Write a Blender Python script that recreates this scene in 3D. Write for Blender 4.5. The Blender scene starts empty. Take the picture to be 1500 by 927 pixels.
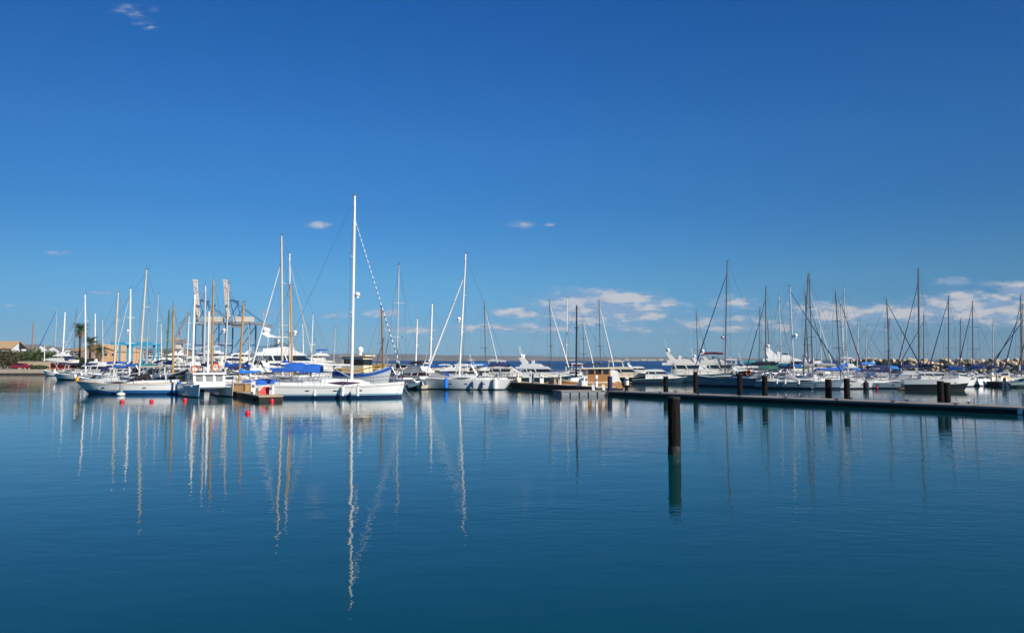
import bpy, bmesh, math, random
from mathutils import Vector, Matrix, noise
R = math.radians
scene = bpy.context.scene
COL = scene.collection
rnd = random.Random(7)

# ------------------------------------------------------------------ camera
F = 1170.0; HOR = 527.0; CAMH = 3.3
PITCH = math.atan((HOR - 463.5) / F)
cam_d = bpy.data.cameras.new('camera'); cam = bpy.data.objects.new('camera', cam_d); COL.objects.link(cam)
cam_d.sensor_width = 36; cam_d.lens = F / 1500 * 36
cam_d.clip_start = .1; cam_d.clip_end = 30000
cam.location = (0, 0, CAMH); cam.rotation_euler = (R(90) + PITCH, 0, 0)
scene.camera = cam

# ------------------------------------------------------------------ sky, sun, exposure
SUN_AZ = 128.0      # clockwise from the view direction (+y)
SUN_EL = 31.0
world = bpy.data.worlds.new('World'); scene.world = world; world.use_nodes = True
wt = world.node_tree; wt.nodes.clear()
def N(t, typ, **kw):
    n = t.nodes.new(typ)
    for k, v in kw.items(): setattr(n, k, v)
    return n
def link(t, a, b): t.links.new(a, b)
def mth(t, op, a, b=None, c=None, clamp=False):
    n = t.nodes.new('ShaderNodeMath'); n.operation = op; n.use_clamp = clamp
    for i, v in enumerate((a, b, c)):
        if v is None: continue
        if isinstance(v, (int, float)): n.inputs[i].default_value = v
        else: t.links.new(v, n.inputs[i])
    return n.outputs[0]
def sstep(t, v, lo, hi):
    n = t.nodes.new('ShaderNodeMapRange'); n.interpolation_type = 'SMOOTHSTEP'
    t.links.new(v, n.inputs[0]); n.inputs[1].default_value = lo; n.inputs[2].default_value = hi
    return n.outputs[0]
w_out = N(wt, 'ShaderNodeOutputWorld')
sky = N(wt, 'ShaderNodeTexSky', sky_type='NISHITA', sun_disc=False)
sky.sun_elevation = R(SUN_EL); sky.sun_rotation = R(SUN_AZ)
sky.altitude = 0; sky.air_density = 1.0; sky.dust_density = 0.15; sky.ozone_density = 3.0
hs = N(wt, 'ShaderNodeHueSaturation'); hs.inputs['Saturation'].default_value = 1.18
hs.inputs['Hue'].default_value = 0.5
link(wt, sky.outputs[0], hs.inputs['Color'])
bg_sky = N(wt, 'ShaderNodeBackground'); bg_sky.inputs[1].default_value = 0.057
tc = N(wt, 'ShaderNodeTexCoord'); sep = N(wt, 'ShaderNodeSeparateXYZ')
link(wt, tc.outputs['Generated'], sep.inputs[0])
# polarised, very clear air: the sky deepens with height above the horizon
pol = N(wt, 'ShaderNodeValToRGB'); link(wt, sep.outputs[2], pol.inputs[0])
cr = pol.color_ramp; cr.elements[0].position = 0.0; cr.elements[1].position = 1.0
POL = [(0.0, (.39, .76, 1.6)), (.04, (.38, .75, 1.36)), (.10, (.44, .90, 1.33)), (.185, (.38, .90, 1.38)), (.26, (.40, .98, 1.5)), (.41, (.27, .90, 1.52)), (1.0, (.5, .9, 1.3))]
while len(cr.elements) < len(POL): cr.elements.new(.5)
for e, (p, c) in zip(cr.elements, POL): e.position = p; e.color = (*c, 1)
mulp = N(wt, 'ShaderNodeVectorMath', operation='MULTIPLY')
link(wt, hs.outputs[0], mulp.inputs[0]); link(wt, pol.outputs[0], mulp.inputs[1])
side = mth(wt, 'SUBTRACT', 1.0, mth(wt, 'ADD', mth(wt, 'MULTIPLY', mth(wt, 'MULTIPLY', sep.outputs[0], sep.outputs[0]), .586), mth(wt, 'MULTIPLY', sep.outputs[0], -.037)))
muls = N(wt, 'ShaderNodeVectorMath', operation='SCALE'); link(wt, mulp.outputs[0], muls.inputs[0]); link(wt, side, muls.inputs['Scale'])
link(wt, muls.outputs[0], bg_sky.inputs[0])
# clouds: far cumulus bank low over the sea and a few scraps, laid out by direction
yy = mth(wt, 'MAXIMUM', sep.outputs[1], .05)
cu = mth(wt, 'DIVIDE', sep.outputs[0], yy); cv = mth(wt, 'DIVIDE', sep.outputs[2], yy)
CL = [(880, 452, 160, 40, 1.0), (905, 438, 80, 19, 1.15), (850, 438, 50, 15, 1.0), (930, 458, 90, 16, 1.0), (760, 459, 66, 12, 1.0), (765, 481, 170, 12, .75), (979, 443, 24, 12, .95),
      (1075, 445, 60, 18, .75), (1060, 470, 130, 18, .55), (1400, 413, 44, 10, .72), (1450, 416, 32, 9, .8), (1490, 424, 44, 17, 1.0),
      (1440, 455, 170, 36, 1.1), (1420, 437, 70, 17, 1.0), (1340, 457, 110, 24, .95), (1240, 462, 150, 26, .85), (1195, 450, 60, 14, .85),
      (565, 459, 46, 9, .85), (600, 483, 90, 9, .7), (393, 458, 30, 7, .62), (480, 462, 50, 7, .45), (468, 328, 34, 9, .48), (768, 328, 36, 8, .62), (805, 328, 16, 5, .42),
      (80, 371, 32, 6, .42), (152, 427, 30, 7, .50), (130, 428, 40, 4, .36), (10, 447, 40, 5, .36), (172, 2, 34, 16, .36), (186, 11, 30, 12, .40), (198, 22, 26, 11, .40), (208, 30, 20, 7, .32), (214, 3, 20, 9, .34), (1010, 480, 420, 14, .5), (1330, 478, 300, 12, .5)]
total = None
for (px, py, rx, ry, amt) in CL:
    du = mth(wt, 'MULTIPLY', mth(wt, 'SUBTRACT', cu, (px - 750) / F), F / rx)
    dv = mth(wt, 'MULTIPLY', mth(wt, 'SUBTRACT', cv, (HOR - py) / F), F / ry)
    d2 = mth(wt, 'ADD', mth(wt, 'MULTIPLY', du, du), mth(wt, 'MULTIPLY', dv, dv))
    m = mth(wt, 'MULTIPLY', mth(wt, 'SUBTRACT', 1.0, mth(wt, 'SQRT', d2), clamp=True), amt)
    total = m if total is None else mth(wt, 'MAXIMUM', total, m)
def cnoise(ou, ov, scale, det):
    cb = N(wt, 'ShaderNodeCombineXYZ')
    link(wt, mth(wt, 'MULTIPLY', mth(wt, 'ADD', cu, ou), 1.0), cb.inputs[0])
    link(wt, mth(wt, 'MULTIPLY', mth(wt, 'ADD', cv, ov), 2.9), cb.inputs[1])
    nz = N(wt, 'ShaderNodeTexNoise'); nz.inputs['Scale'].default_value = scale; nz.inputs['Detail'].default_value = det
    nz.inputs['Roughness'].default_value = .6
    link(wt, cb.outputs[0], nz.inputs['Vector']); return nz.outputs[0]
n0 = cnoise(0, 0, 21, 8); n1 = cnoise(.007, .008, 21, 8); nf = cnoise(.3, .1, 62, 6)
dens = mth(wt, 'ADD', mth(wt, 'ADD', total, mth(wt, 'MULTIPLY', mth(wt, 'SUBTRACT', n0, .5), 1.1)), mth(wt, 'MULTIPLY', mth(wt, 'SUBTRACT', nf, .5), .95))
gate = sstep(wt, total, .0, .32)
fac = mth(wt, 'MULTIPLY', mth(wt, 'MULTIPLY', sstep(wt, dens, .02, .74), gate), .76)
lit = sstep(wt, mth(wt, 'ADD', mth(wt, 'SUBTRACT', n0, n1), mth(wt, 'MULTIPLY', mth(wt, 'SUBTRACT', dens, .45), .16)), -.05, .16)
ccol = N(wt, 'ShaderNodeMix', data_type='RGBA'); link(wt, lit, ccol.inputs[0])
ccol.inputs[6].default_value = (.215, .31, .46, 1); ccol.inputs[7].default_value = (.54, .51, .51, 1)
bg_c = N(wt, 'ShaderNodeBackground'); link(wt, ccol.outputs[2], bg_c.inputs[0]); bg_c.inputs[1].default_value = 1.0
mx = N(wt, 'ShaderNodeMixShader'); link(wt, fac, mx.inputs[0]); link(wt, bg_sky.outputs[0], mx.inputs[1]); link(wt, bg_c.outputs[0], mx.inputs[2])
link(wt, mx.outputs[0], w_out.inputs[0])

sun_d = bpy.data.lights.new('sun', 'SUN'); sun_d.energy = 5.0; sun_d.angle = R(.53); sun_d.color = (1, .93, .82)
sun = bpy.data.objects.new('sun', sun_d); COL.objects.link(sun)
sv = Vector((math.sin(R(SUN_AZ)) * math.cos(R(SUN_EL)), math.cos(R(SUN_AZ)) * math.cos(R(SUN_EL)), math.sin(R(SUN_EL))))
sun.rotation_euler = (-sv).to_track_quat('-Z', 'Y').to_euler(); sun.location = sv * 300
vs = scene.view_settings; vs.view_transform = 'Standard'; vs.look = 'None'; vs.exposure = .3; vs.gamma = 1; vs.use_curve_mapping = False
scene.cycles.max_bounces = 6; scene.cycles.caustics_reflective = False; scene.cycles.caustics_refractive = False
scene.cycles.sample_clamp_indirect = 4

# ------------------------------------------------------------------ where things stand: photograph directions at real depths
def zat(py, Y): return CAMH + Y * math.tan(PITCH + math.atan((463.5 - py) / F))
def xat(px, Y, z=0.0): return (px - 750) / F * (Y * math.cos(PITCH) + (z - CAMH) * math.sin(PITCH))
def ywl(py): return CAMH / math.tan(math.atan((py - 463.5) / F) - PITCH)
def at(px, Y, z=0.0): return Vector((xat(px, Y, z), Y, z))

# ------------------------------------------------------------------ materials
M = {}
def mk(name, rgb, rough=.5, metal=0, var=.12, scale=3.0, coat=0, spec=.5, bump=0, stretch=(1, 1, 1)):
    m = bpy.data.materials.new(name); m.use_nodes = True; t = m.node_tree; b = t.nodes['Principled BSDF']
    b.inputs['Roughness'].default_value = rough; b.inputs['Metallic'].default_value = metal
    b.inputs['Coat Weight'].default_value = coat; b.inputs['Specular IOR Level'].default_value = spec
    tc = N(t, 'ShaderNodeTexCoord'); mp = N(t, 'ShaderNodeMapping'); mp.inputs['Scale'].default_value = stretch
    oi = N(t, 'ShaderNodeObjectInfo')
    link(t, tc.outputs['Object'], mp.inputs[0]); link(t, oi.outputs['Random'], mp.inputs['Location'])
    nz = N(t, 'ShaderNodeTexNoise'); nz.inputs['Scale'].default_value = scale; nz.inputs['Detail'].default_value = 5
    link(t, mp.outputs[0], nz.inputs['Vector'])
    k = mth(t, 'ADD', mth(t, 'MULTIPLY', mth(t, 'SUBTRACT', nz.outputs[0], .5), var * 3), 1.0)
    k = mth(t, 'MULTIPLY', k, mth(t, 'ADD', mth(t, 'MULTIPLY', oi.outputs['Random'], var * .8), 1 - var * .4))
    vm = N(t, 'ShaderNodeVectorMath', operation='SCALE'); vm.inputs[0].default_value = rgb; link(t, k, vm.inputs['Scale'])
    link(t, vm.outputs[0], b.inputs['Base Color'])
    if bump:
        bp = N(t, 'ShaderNodeBump'); bp.inputs['Distance'].default_value = bump; link(t, nz.outputs[0], bp.inputs['Height']); link(t, bp.outputs[0], b.inputs['Normal'])
    M[name] = m; return m
mk('white', (.80, .80, .77), .28, var=.06, coat=.3, stretch=(1, 1, 3))
mk('offwhite', (.70, .68, .62), .35, var=.08, stretch=(1, 1, 3))
mk('greywhite', (.52, .55, .57), .35, var=.1, stretch=(1, 1, 3))
mk('cream', (.68, .60, .46), .4, var=.08)
mk('deckcream', (.70, .66, .57), .6, var=.1)
mk('teak', (.36, .22, .11), .7, var=.3, scale=5, stretch=(1, 8, 1))
mk('varnish', (.36, .165, .05), .35, var=.3, scale=4, coat=.3, stretch=(.6, 3, 3))
mk('goldwood', (.40, .25, .10), .4, var=.2, scale=4, stretch=(3, 3, .4))
mk('brownpole', (.26, .16, .09), .6, var=.2)
mk('navy', (.012, .03, .10), .25, var=.15, coat=.3)
mk('blackhull', (.014, .020, .019), .3, var=.2, coat=.2)
mk('hull_shade_teal', (.025, .06, .08), .3, var=.12, coat=.3)  # shade on white motor yacht hulls, put into the hull colour
mk('bluegrey', (.22, .30, .36), .3, var=.1, coat=.2)  # on the right front sloops this colour also carries the hull side's shade
mk('bluehull', (.03, .09, .20), .25, var=.12, coat=.3)
mk('boot_blue', (.02, .13, .34), .35, var=.15)
mk('boot_navy', (.01, .03, .09), .35, var=.15)
mk('boot_light', (.24, .42, .52), .4, var=.1)
mk('antifoul_red', (.36, .05, .025), .7, var=.2)
mk('antifoul_black', (.012, .014, .02), .7, var=.2)
mk('goldline', (.48, .26, .08), .4)
mk('greyline', (.28, .29, .31), .4)
mk('canvas_blue', (.012, .10, .42), .85, var=.18, scale=2.5, bump=.03)
mk('canvas_bright', (.02, .20, .62), .8, var=.15, scale=2.5, bump=.03)
mk('canvas_navy', (.012, .022, .09), .85, var=.2, scale=2.5, bump=.03)
mk('canvas_black', (.012, .013, .017), .8, var=.2, bump=.03)
mk('canvas_white', (.68, .67, .64), .8, var=.1, scale=2, bump=.04)
mk('canvas_grey', (.28, .29, .31), .8, var=.12, bump=.03)
mk('canvas_green', (.03, .14, .09), .8, var=.15, bump=.03)
mk('canvas_teal', (.02, .24, .24), .8, var=.15, bump=.03)
mk('canvas_wine', (.09, .012, .018), .8, var=.2, bump=.03)
mk('sailcloth', (.70, .70, .68), .7, var=.08, scale=4)
mk('alloy', (.62, .63, .64), .35, metal=.35, var=.06)
mk('alloy_dark', (.15, .155, .165), .4, metal=.3, var=.08)
mk('mast_white', (.80, .80, .78), .35, var=.04)
mk('mast_beige', (.58, .52, .42), .5, var=.08)
mk('mast_black', (.02, .02, .024), .4)
mk('steel', (.55, .56, .58), .25, metal=.9, var=.04)
mk('wire', (.10, .105, .115), .8)
mk('glass', (.012, .015, .02), .06, var=.2, spec=.8)
mk('glass_pale', (.20, .22, .21), .08, var=.2, spec=.8)
mk('glass_violet', (.06, .02, .05), .08, var=.2, spec=.8)
mk('glass_green', (.05, .09, .05), .08, var=.2, spec=.8)
mk('rubber', (.015, .015, .016), .8, var=.2)
mk('red', (.55, .02, .02), .45, var=.1)
mk('buoy_red', (.70, .015, .03), .4, var=.1)
mk('orange', (.75, .14, .02), .5, var=.1)
mk('yellow', (.75, .42, .02), .5, var=.1)
mk('fender_white', (.74, .74, .72), .45, var=.08)
mk('fender_blue', (.01, .16, .62), .45, var=.08)
mk('fender_navy', (.01, .03, .12), .5, var=.1)
mk('rib_grey', (.05, .10, .12), .55, var=.1)
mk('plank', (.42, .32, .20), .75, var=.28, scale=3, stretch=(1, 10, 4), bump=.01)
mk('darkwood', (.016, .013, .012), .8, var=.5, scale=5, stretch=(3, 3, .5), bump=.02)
mk('pile', (.007, .0055, .005), .85, spec=.2, var=.7, scale=4, stretch=(2.5, 2.5, .5), bump=.04)
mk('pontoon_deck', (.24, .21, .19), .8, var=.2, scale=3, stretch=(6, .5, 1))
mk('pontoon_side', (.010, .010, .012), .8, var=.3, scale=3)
mk('float_grey', (.19, .22, .24), .6, var=.15)
mk('concrete', (.40, .34, .27), .85, var=.2, scale=2, bump=.02)
mk('concrete_wet', (.05, .045, .035), .7, var=.4, scale=2)
mk('sandwall', (.46, .36, .25), .9, var=.15, scale=1.5, bump=.02)
mk('tan_wall', (.62, .38, .20), .85, var=.1, scale=1)
mk('stone_wall', (.24, .19, .16), .9, var=.35, scale=4, bump=.03)
mk('roof_tile', (.42, .28, .16), .85, var=.3, scale=3, stretch=(6, 1, 1), bump=.03)
mk('roof_grey', (.16, .15, .15), .8, var=.2)
mk('plaster', (.62, .64, .68), .8, var=.08)
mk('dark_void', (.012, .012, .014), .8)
mk('earth', (.26, .21, .15), .95, var=.3, scale=.3)
mk('grassy', (.06, .09, .025), .95, var=.4, scale=2)
mk('asphalt', (.06, .06, .06), .9, var=.2)
mk('leaf', (.07, .105, .025), .7, var=.5, scale=1.2)
mk('leaf_dark', (.045, .07, .022), .7, var=.5, scale=1.2)
mk('leaf_brown', (.085, .065, .03), .75, var=.5, scale=1.2)
mk('palm_leaf', (.055, .085, .022), .6, var=.35)
mk('palm_dry', (.16, .11, .05), .8, var=.3)
mk('trunk', (.085, .06, .042), .9, var=.4, scale=6, bump=.05)
mk('crane_blue', (.03, .10, .24), .5, var=.15, scale=.3)
mk('crane_white', (.62, .56, .48), .55, var=.15, scale=.2)
mk('crane_grey', (.24, .25, .27), .6, var=.15, scale=.3)
mk('gantry_cyan', (.02, .34, .58), .45, var=.1)
mk('carpaint', (.22, .012, .02), .25, var=.05, coat=.6)
mk('tyre', (.015, .015, .015), .85)
for i, c in enumerate([(.60, .46, .29), (.52, .39, .24), (.64, .52, .36), (.44, .33, .21)]): mk('rock%d' % i, c, .9, var=.3, scale=1.5, bump=.05)
mk('weed', (.008, .013, .008), .7, var=.5, scale=6, bump=.05)
mk('hill', (.17, .155, .14), .95, var=.35, scale=.004, stretch=(1, 1, 3))
mk('farhouse', (.46, .42, .38), .8, var=.1)

# ------------------------------------------------------------------ mesh helper
class MB:
    def __init__(s): s.v = []; s.f = []; s.m = []; s.mats = []
    def mi(s, mat):
        if mat not in s.mats: s.mats.append(mat)
        return s.mats.index(mat)
    def add(s, vs, fs, mat):
        o = len(s.v); s.v += [tuple(v) for v in vs]; k = s.mi(mat)
        for f in fs: s.f.append([o + i for i in f]); s.m.append(k)
    def box(s, c, d, mat, rz=0, ry=0, taper=1.0):
        x, y, z = d[0] / 2, d[1] / 2, d[2] / 2
        rot = Matrix.Rotation(rz, 3, 'Z') @ Matrix.Rotation(ry, 3, 'Y'); c = Vector(c)
        vs = [c + rot @ Vector((sx * x * (taper if sz > 0 else 1), sy * y * (taper if sz > 0 else 1), sz * z)) for sz in (-1, 1) for sy in (-1, 1) for sx in (-1, 1)]
        s.add(vs, [(0, 2, 3, 1), (4, 5, 7, 6), (0, 1, 5, 4), (2, 6, 7, 3), (0, 4, 6, 2), (1, 3, 7, 5)], mat); return s
    def tube(s, pts, r, mat, n=6, caps=True):
        pts = [Vector(p) for p in pts]; rs = r if isinstance(r, (list, tuple)) else [r] * len(pts)
        vs = []; fs = []
        for i, p in enumerate(pts):
            d = (pts[min(i + 1, len(pts) - 1)] - pts[max(i - 1, 0)]).normalized()
            a = Vector((0, 0, 1)) if abs(d.z) < .9 else Vector((1, 0, 0))
            u = d.cross(a).normalized(); w = d.cross(u)
            for k in range(n):
                an = 2 * math.pi * k / n; vs.append(p + (u * math.cos(an) + w * math.sin(an)) * rs[i])
        for i in range(len(pts) - 1):
            for k in range(n): fs.append((i * n + k, i * n + (k + 1) % n, (i + 1) * n + (k + 1) % n, (i + 1) * n + k))
        if caps: fs += [tuple(range(n))[::-1], tuple((len(pts) - 1) * n + k for k in range(n))]
        s.add(vs, fs, mat); return s
    def loft(s, rings, mat, closed=True, caps=True):
        n = len(rings[0]); vs = [p for r in rings for p in r]; fs = []
        for i in range(len(rings) - 1):
            for k in range(n if closed else n - 1):
                fs.append((i * n + k, i * n + (k + 1) % n, (i + 1) * n + (k + 1) % n, (i + 1) * n + k))
        if caps and closed: fs += [tuple(range(n))[::-1], tuple((len(rings) - 1) * n + k for k in range(n))]
        s.add(vs, fs, mat); return s
    def sphere(s, c, r, mat, nu=10, nv=6):
        rx, ry, rz = r if isinstance(r, (tuple, list)) else (r, r, r); c = Vector(c)
        vs = [c + Vector((0, 0, -rz))]; fs = []
        for j in range(1, nv):
            ph = -math.pi / 2 + math.pi * j / nv
            for i in range(nu):
                th = 2 * math.pi * i / nu; vs.append(c + Vector((rx * math.cos(ph) * math.cos(th), ry * math.cos(ph) * math.sin(th), rz * math.sin(ph))))
        vs.append(c + Vector((0, 0, rz))); last = len(vs) - 1
        for i in range(nu):
            fs.append((0, 1 + (i + 1) % nu, 1 + i)); o = 1 + (nv - 2) * nu; fs.append((last, o + i, o + (i + 1) % nu))
        for j in range(nv - 2):
            for i in range(nu):
                a = 1 + j * nu; fs.append((a + i, a + (i + 1) % nu, a + nu + (i + 1) % nu, a + nu + i))
        s.add(vs, fs, mat); return s
    def prism(s, pts, wfn, mat, shift=0.0):
        """side outline pts (x, z), from +w to -w"""
        n = len(pts); vs = [(x, wfn(x, z), z) for x, z in pts] + [(x, -wfn(x, z), z) for x, z in pts]
        fs = [tuple(range(n)), tuple(range(2 * n - 1, n - 1, -1))] + [(i, n + i, n + (i + 1) % n, (i + 1) % n) for i in range(n)]
        s.add(vs, fs, mat); return s
    def arc_canvas(s, x0, x1, hw, z0, rise, mat, xs=5, ny=8, th=.04, droop=.12):
        rings = []
        for i in range(xs):
            f = i / (xs - 1); x = x0 + (x1 - x0) * f; zz = z0 + .10 * math.sin(math.pi * f)
            top = []; bot = []
            for k in range(ny + 1):
                a = -1 + 2 * k / ny; z = zz + rise * (1 - a * a) - droop * abs(a) ** 6
                top.append((x, hw * a, z)); bot.append((x, hw * a * .98, z - th))
            rings.append(top + bot[::-1])
        return s.loft(rings, mat)
    def build(s, name, parent=None, smooth=True, angle=35):
        me = bpy.data.meshes.new(name); me.from_pydata(s.v, [], s.f)
        for k in s.mats: me.materials.append(M[k])
        me.polygons.foreach_set('material_index', s.m)
        bm = bmesh.new(); bm.from_mesh(me); bmesh.ops.recalc_face_normals(bm, faces=bm.faces); bm.to_mesh(me); bm.free()
        if smooth:
            me.polygons.foreach_set('use_smooth', [True] * len(me.polygons)); me.set_sharp_from_angle(angle=R(angle))
        me.update(); o = bpy.data.objects.new(name, me); COL.objects.link(o)
        if parent: o.parent = parent
        return o
def tag(o, label=None, cat=None, group=None, kind=None):
    if label: o['label'] = label
    if cat: o['category'] = cat
    if group: o['group'] = group
    if kind: o['kind'] = kind
    return o
def empty(name, loc, hd=0, label=None, cat=None, group=None):
    o = bpy.data.objects.new(name, None); COL.objects.link(o); o.location = loc; o.rotation_euler = (0, 0, R(hd)); o.empty_display_size = .3
    return tag(o, label, cat, group)
def copy_tree(o, parent=None):
    c = o.copy(); COL.objects.link(c)
    if parent: c.parent = parent
    for ch in list(o.children): copy_tree(ch, c)
    return c
# ------------------------------------------------------------------ water, land, hills
def water_mat(name, body, s1, d1, d2, rough, aniso=.55):
    m = bpy.data.materials.new(name); m.use_nodes = True; t = m.node_tree; b = t.nodes['Principled BSDF']
    b.inputs['Base Color'].default_value = (*body, 1); b.inputs['Roughness'].default_value = rough; b.inputs['IOR'].default_value = 1.333
    geo = N(t, 'ShaderNodeNewGeometry')
    def nz(sc, det, st, rot):
        mp = N(t, 'ShaderNodeMapping'); mp.inputs['Scale'].default_value = st; mp.inputs['Rotation'].default_value = (0, 0, R(rot))
        link(t, geo.outputs['Position'], mp.inputs[0])
        n = N(t, 'ShaderNodeTexNoise'); n.inputs['Scale'].default_value = sc; n.inputs['Detail'].default_value = det; n.inputs['Roughness'].default_value = .5
        link(t, mp.outputs[0], n.inputs['Vector']); return n.outputs[0]
    h1 = nz(s1, 2.5, (aniso, 1, 1), 12); h2 = nz(s1 * .17, 2, (.6, 1, 1), -20)
    patch = nz(.05, 3, (.35, 1, 1), 5)
    amp = mth(t, 'ADD', mth(t, 'MULTIPLY', sstep(t, patch, .38, .66), 1.0), .35)
    hh = mth(t, 'ADD', mth(t, 'MULTIPLY', mth(t, 'MULTIPLY', h1, d1), amp), mth(t, 'MULTIPLY', h2, d2))
    bp = N(t, 'ShaderNodeBump'); bp.inputs['Strength'].default_value = 1; bp.inputs['Distance'].default_value = 1.0
    link(t, hh, bp.inputs['Height']); link(t, bp.outputs[0], b.inputs['Normal'])
    M[name] = m
water_mat('harbour_water', (.0, .044, .054), 4.4, .0078, .012, .0, .42)
water_mat('sea_water', (.003, .042, .13), 1.2, .35, .45, .38, .5)
mb = MB(); mb.add([(-9000, -60, 0), (9000, -60, 0), (9000, 12000, 0), (-9000, 12000, 0)], [(0, 1, 2, 3)], 'harbour_water')
tag(mb.build('water', smooth=False), kind='structure')
mb = MB(); mb.add([(-120, 214, .004), (9000, 214, .004), (9000, 12000, .004), (-1500, 12000, .004)], [(0, 1, 2, 3)], 'sea_water')
tag(mb.build('sea', smooth=False), kind='structure')

def hills(name, Y0, spans, mat, depth):
    mb = MB(); n = len(spans); rows = 8; vs = []; fs = []
    for j in range(rows):
        f = j / (rows - 1)
        for i, (px, py) in enumerate(spans):
            Y = Y0 + depth * f; X = (px - 750) / F * Y * (1 + .05 * f); top = zat(py, Y0)
            prof = math.sin(math.pi * min(f * 1.1, 1)) ** .7
            z = max(0, top) * prof * (1 + .25 * noise.noise((X * .004, Y * .004, 3))) - (2 if j in (0, rows - 1) else 0)
            vs.append((X, Y, z))
    for j in range(rows - 1):
        for i in range(n - 1): fs.append((j * n + i, j * n + i + 1, (j + 1) * n + i + 1, (j + 1) * n + i))
    mb.add(vs, fs, mat); return tag(mb.build(name), kind='structure')
sp = []
for i in range(150):
    px = -250 + i * 14
    base = [( -250, 503), (0, 503), (60, 502), (110, 506), (160, 514), (300, 516), (470, 517), (560, 516), (640, 518), (700, 520), (780, 520), (850, 522), (900, 521.5), (1000, 523), (1100, 525), (1300, 526.2), (1900, 526.4)]
    for (a, ya), (b, yb) in zip(base, base[1:]):
        if a <= px <= b: py = ya + (yb - ya) * (px - a) / (b - a); break
    else: py = 526.4
    sp.append((px, py + 1.4 * noise.noise((px * .02, 0, 1)) + .7 * noise.noise((px * .09, 0, 5))))
hills('hills', 3800, sp, 'hill', 1800)

# quay and hardstand on the left
GZ = 1.15
quay = [(-420, 178), (xat(78, 178), 178), (xat(110, 176), 181), (xat(500, 180), 184), (xat(520, 220), 230), (-40, 330), (-140, 760), (-900, 900)]
mb = MB(); n = len(quay)
mb.add([(x, y, GZ) for x, y in quay], [tuple(range(n))], 'earth'); tag(mb.build('ground', smooth=False), kind='structure')
mb = MB()
for (x0, y0), (x1, y1) in zip(quay[:5], quay[1:5]):
    d = Vector((x1 - x0, y1 - y0, 0)); L = d.length; c = Vector(((x0 + x1) / 2, (y0 + y1) / 2, 0)); nrm = Vector((d.y, -d.x, 0)).normalized()
    rz = math.atan2(d.y, d.x)
    mb.box(c + nrm * -.25 + Vector((0, 0, .80)), (L + .2, .55, .86), 'concrete', rz)
    mb.box(c + nrm * -.24 + Vector((0, 0, .03)), (L + .2, .60, .66), 'concrete_wet', rz)
tag(mb.build('quay_wall', smooth=False), 'low pale concrete quay wall along the water on the left', 'quay wall')
mb = MB(); mb.add([(-420, 179.2, GZ + .02), (xat(72, 179.2), 179.2, GZ + .02), (xat(72, 184), 184, GZ + .02), (-420, 184, GZ + .02)], [(0, 1, 2, 3)], 'grassy')
tag(mb.build('grass', smooth=False), kind='stuff')

# breakwater: rubble mound plus individual boulders
BW = [(xat(1244, 206), 206), (xat(1330, 186), 186), (xat(1525, 168), 168), (xat(1800, 150), 150)]
BL = [(xat(470, 238), 238), (xat(560, 232), 232), (xat(750, 226), 226)]
def mound(name, line, h, w, label):
    mb = MB(); rings = []
    for i, (x, y) in enumerate(line):
        rings.append([(x, y - w, -.5), (x, y - w * .30, h), (x, y + w * .3, h), (x, y + w, -.5)])
    mb.loft(rings, 'rock1'); return tag(mb.build(name, smooth=False), label, 'breakwater')
mound('breakwater', BW, 2.95, 4.5, 'long rubble core of the boulder breakwater at far right')
mound('breakwater', BL, 1.0, 3.6, 'low rubble core of the boulder breakwater behind the middle yachts')
rock_meshes = []
for k in range(8):
    bm = bmesh.new(); bmesh.ops.create_icosphere(bm, subdivisions=2, radius=1)
    for v in bm.verts:
        q = noise.noise(v.co * 1.1 + Vector((k * 7.3, 0, 0))); v.co *= 1 + .34 * q + .10 * noise.noise(v.co * 3 + Vector((k, k, 0)))
        v.co.z *= .74
    me = bpy.data.meshes.new('boulder'); bm.to_mesh(me); bm.free(); me.materials.append(M['rock%d' % (k % 4)])
    me.polygons.foreach_set('use_smooth', [True] * len(me.polygons)); me.set_sharp_from_angle(angle=R(28)); rock_meshes.append(me)
def put_rocks(line, count, w, h, smin, smax, label, group):
    r = random.Random(count)
    segs = list(zip(line, line[1:])); lens = [math.dist(a, b) for a, b in segs]; tot = sum(lens)
    for i in range(count):
        t = (i + r.random()) / count * tot
        for (a, b), L in zip(segs, lens):
            if t <= L: break
            t -= L
        f = min(t / L, 1); x = a[0] + (b[0] - a[0]) * f; y = a[1] + (b[1] - a[1]) * f
        u = r.choice((.05, .3, .55, .78, 1.0)) + r.uniform(-.1, .1); u = max(0, min(1.04, u))
        z = h * u; yy = y - w + (w * .68) * u
        s = r.uniform(smin, smax)
        o = bpy.data.objects.new('boulder', r.choice(rock_meshes)); COL.objects.link(o)
        o.location = (x, yy, z - s * .12); o.scale = (s * r.uniform(.9, 1.4), s * r.uniform(.8, 1.2), s * r.uniform(.8, 1.1))
        o.rotation_euler = (r.uniform(-.5, .5), r.uniform(-.5, .5), r.uniform(0, 6.3))
        tag(o, label, 'boulder', group)
put_rocks(BW[:3], 300, 4.5, 3.15, .46, .74, 'tan boulder of the breakwater at far right', 'boulders of the right breakwater')
put_rocks(BL, 62, 3.6, .95, .6, 1.0, 'ochre boulder of the low breakwater behind the middle yachts', 'boulders of the middle breakwater')

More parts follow.
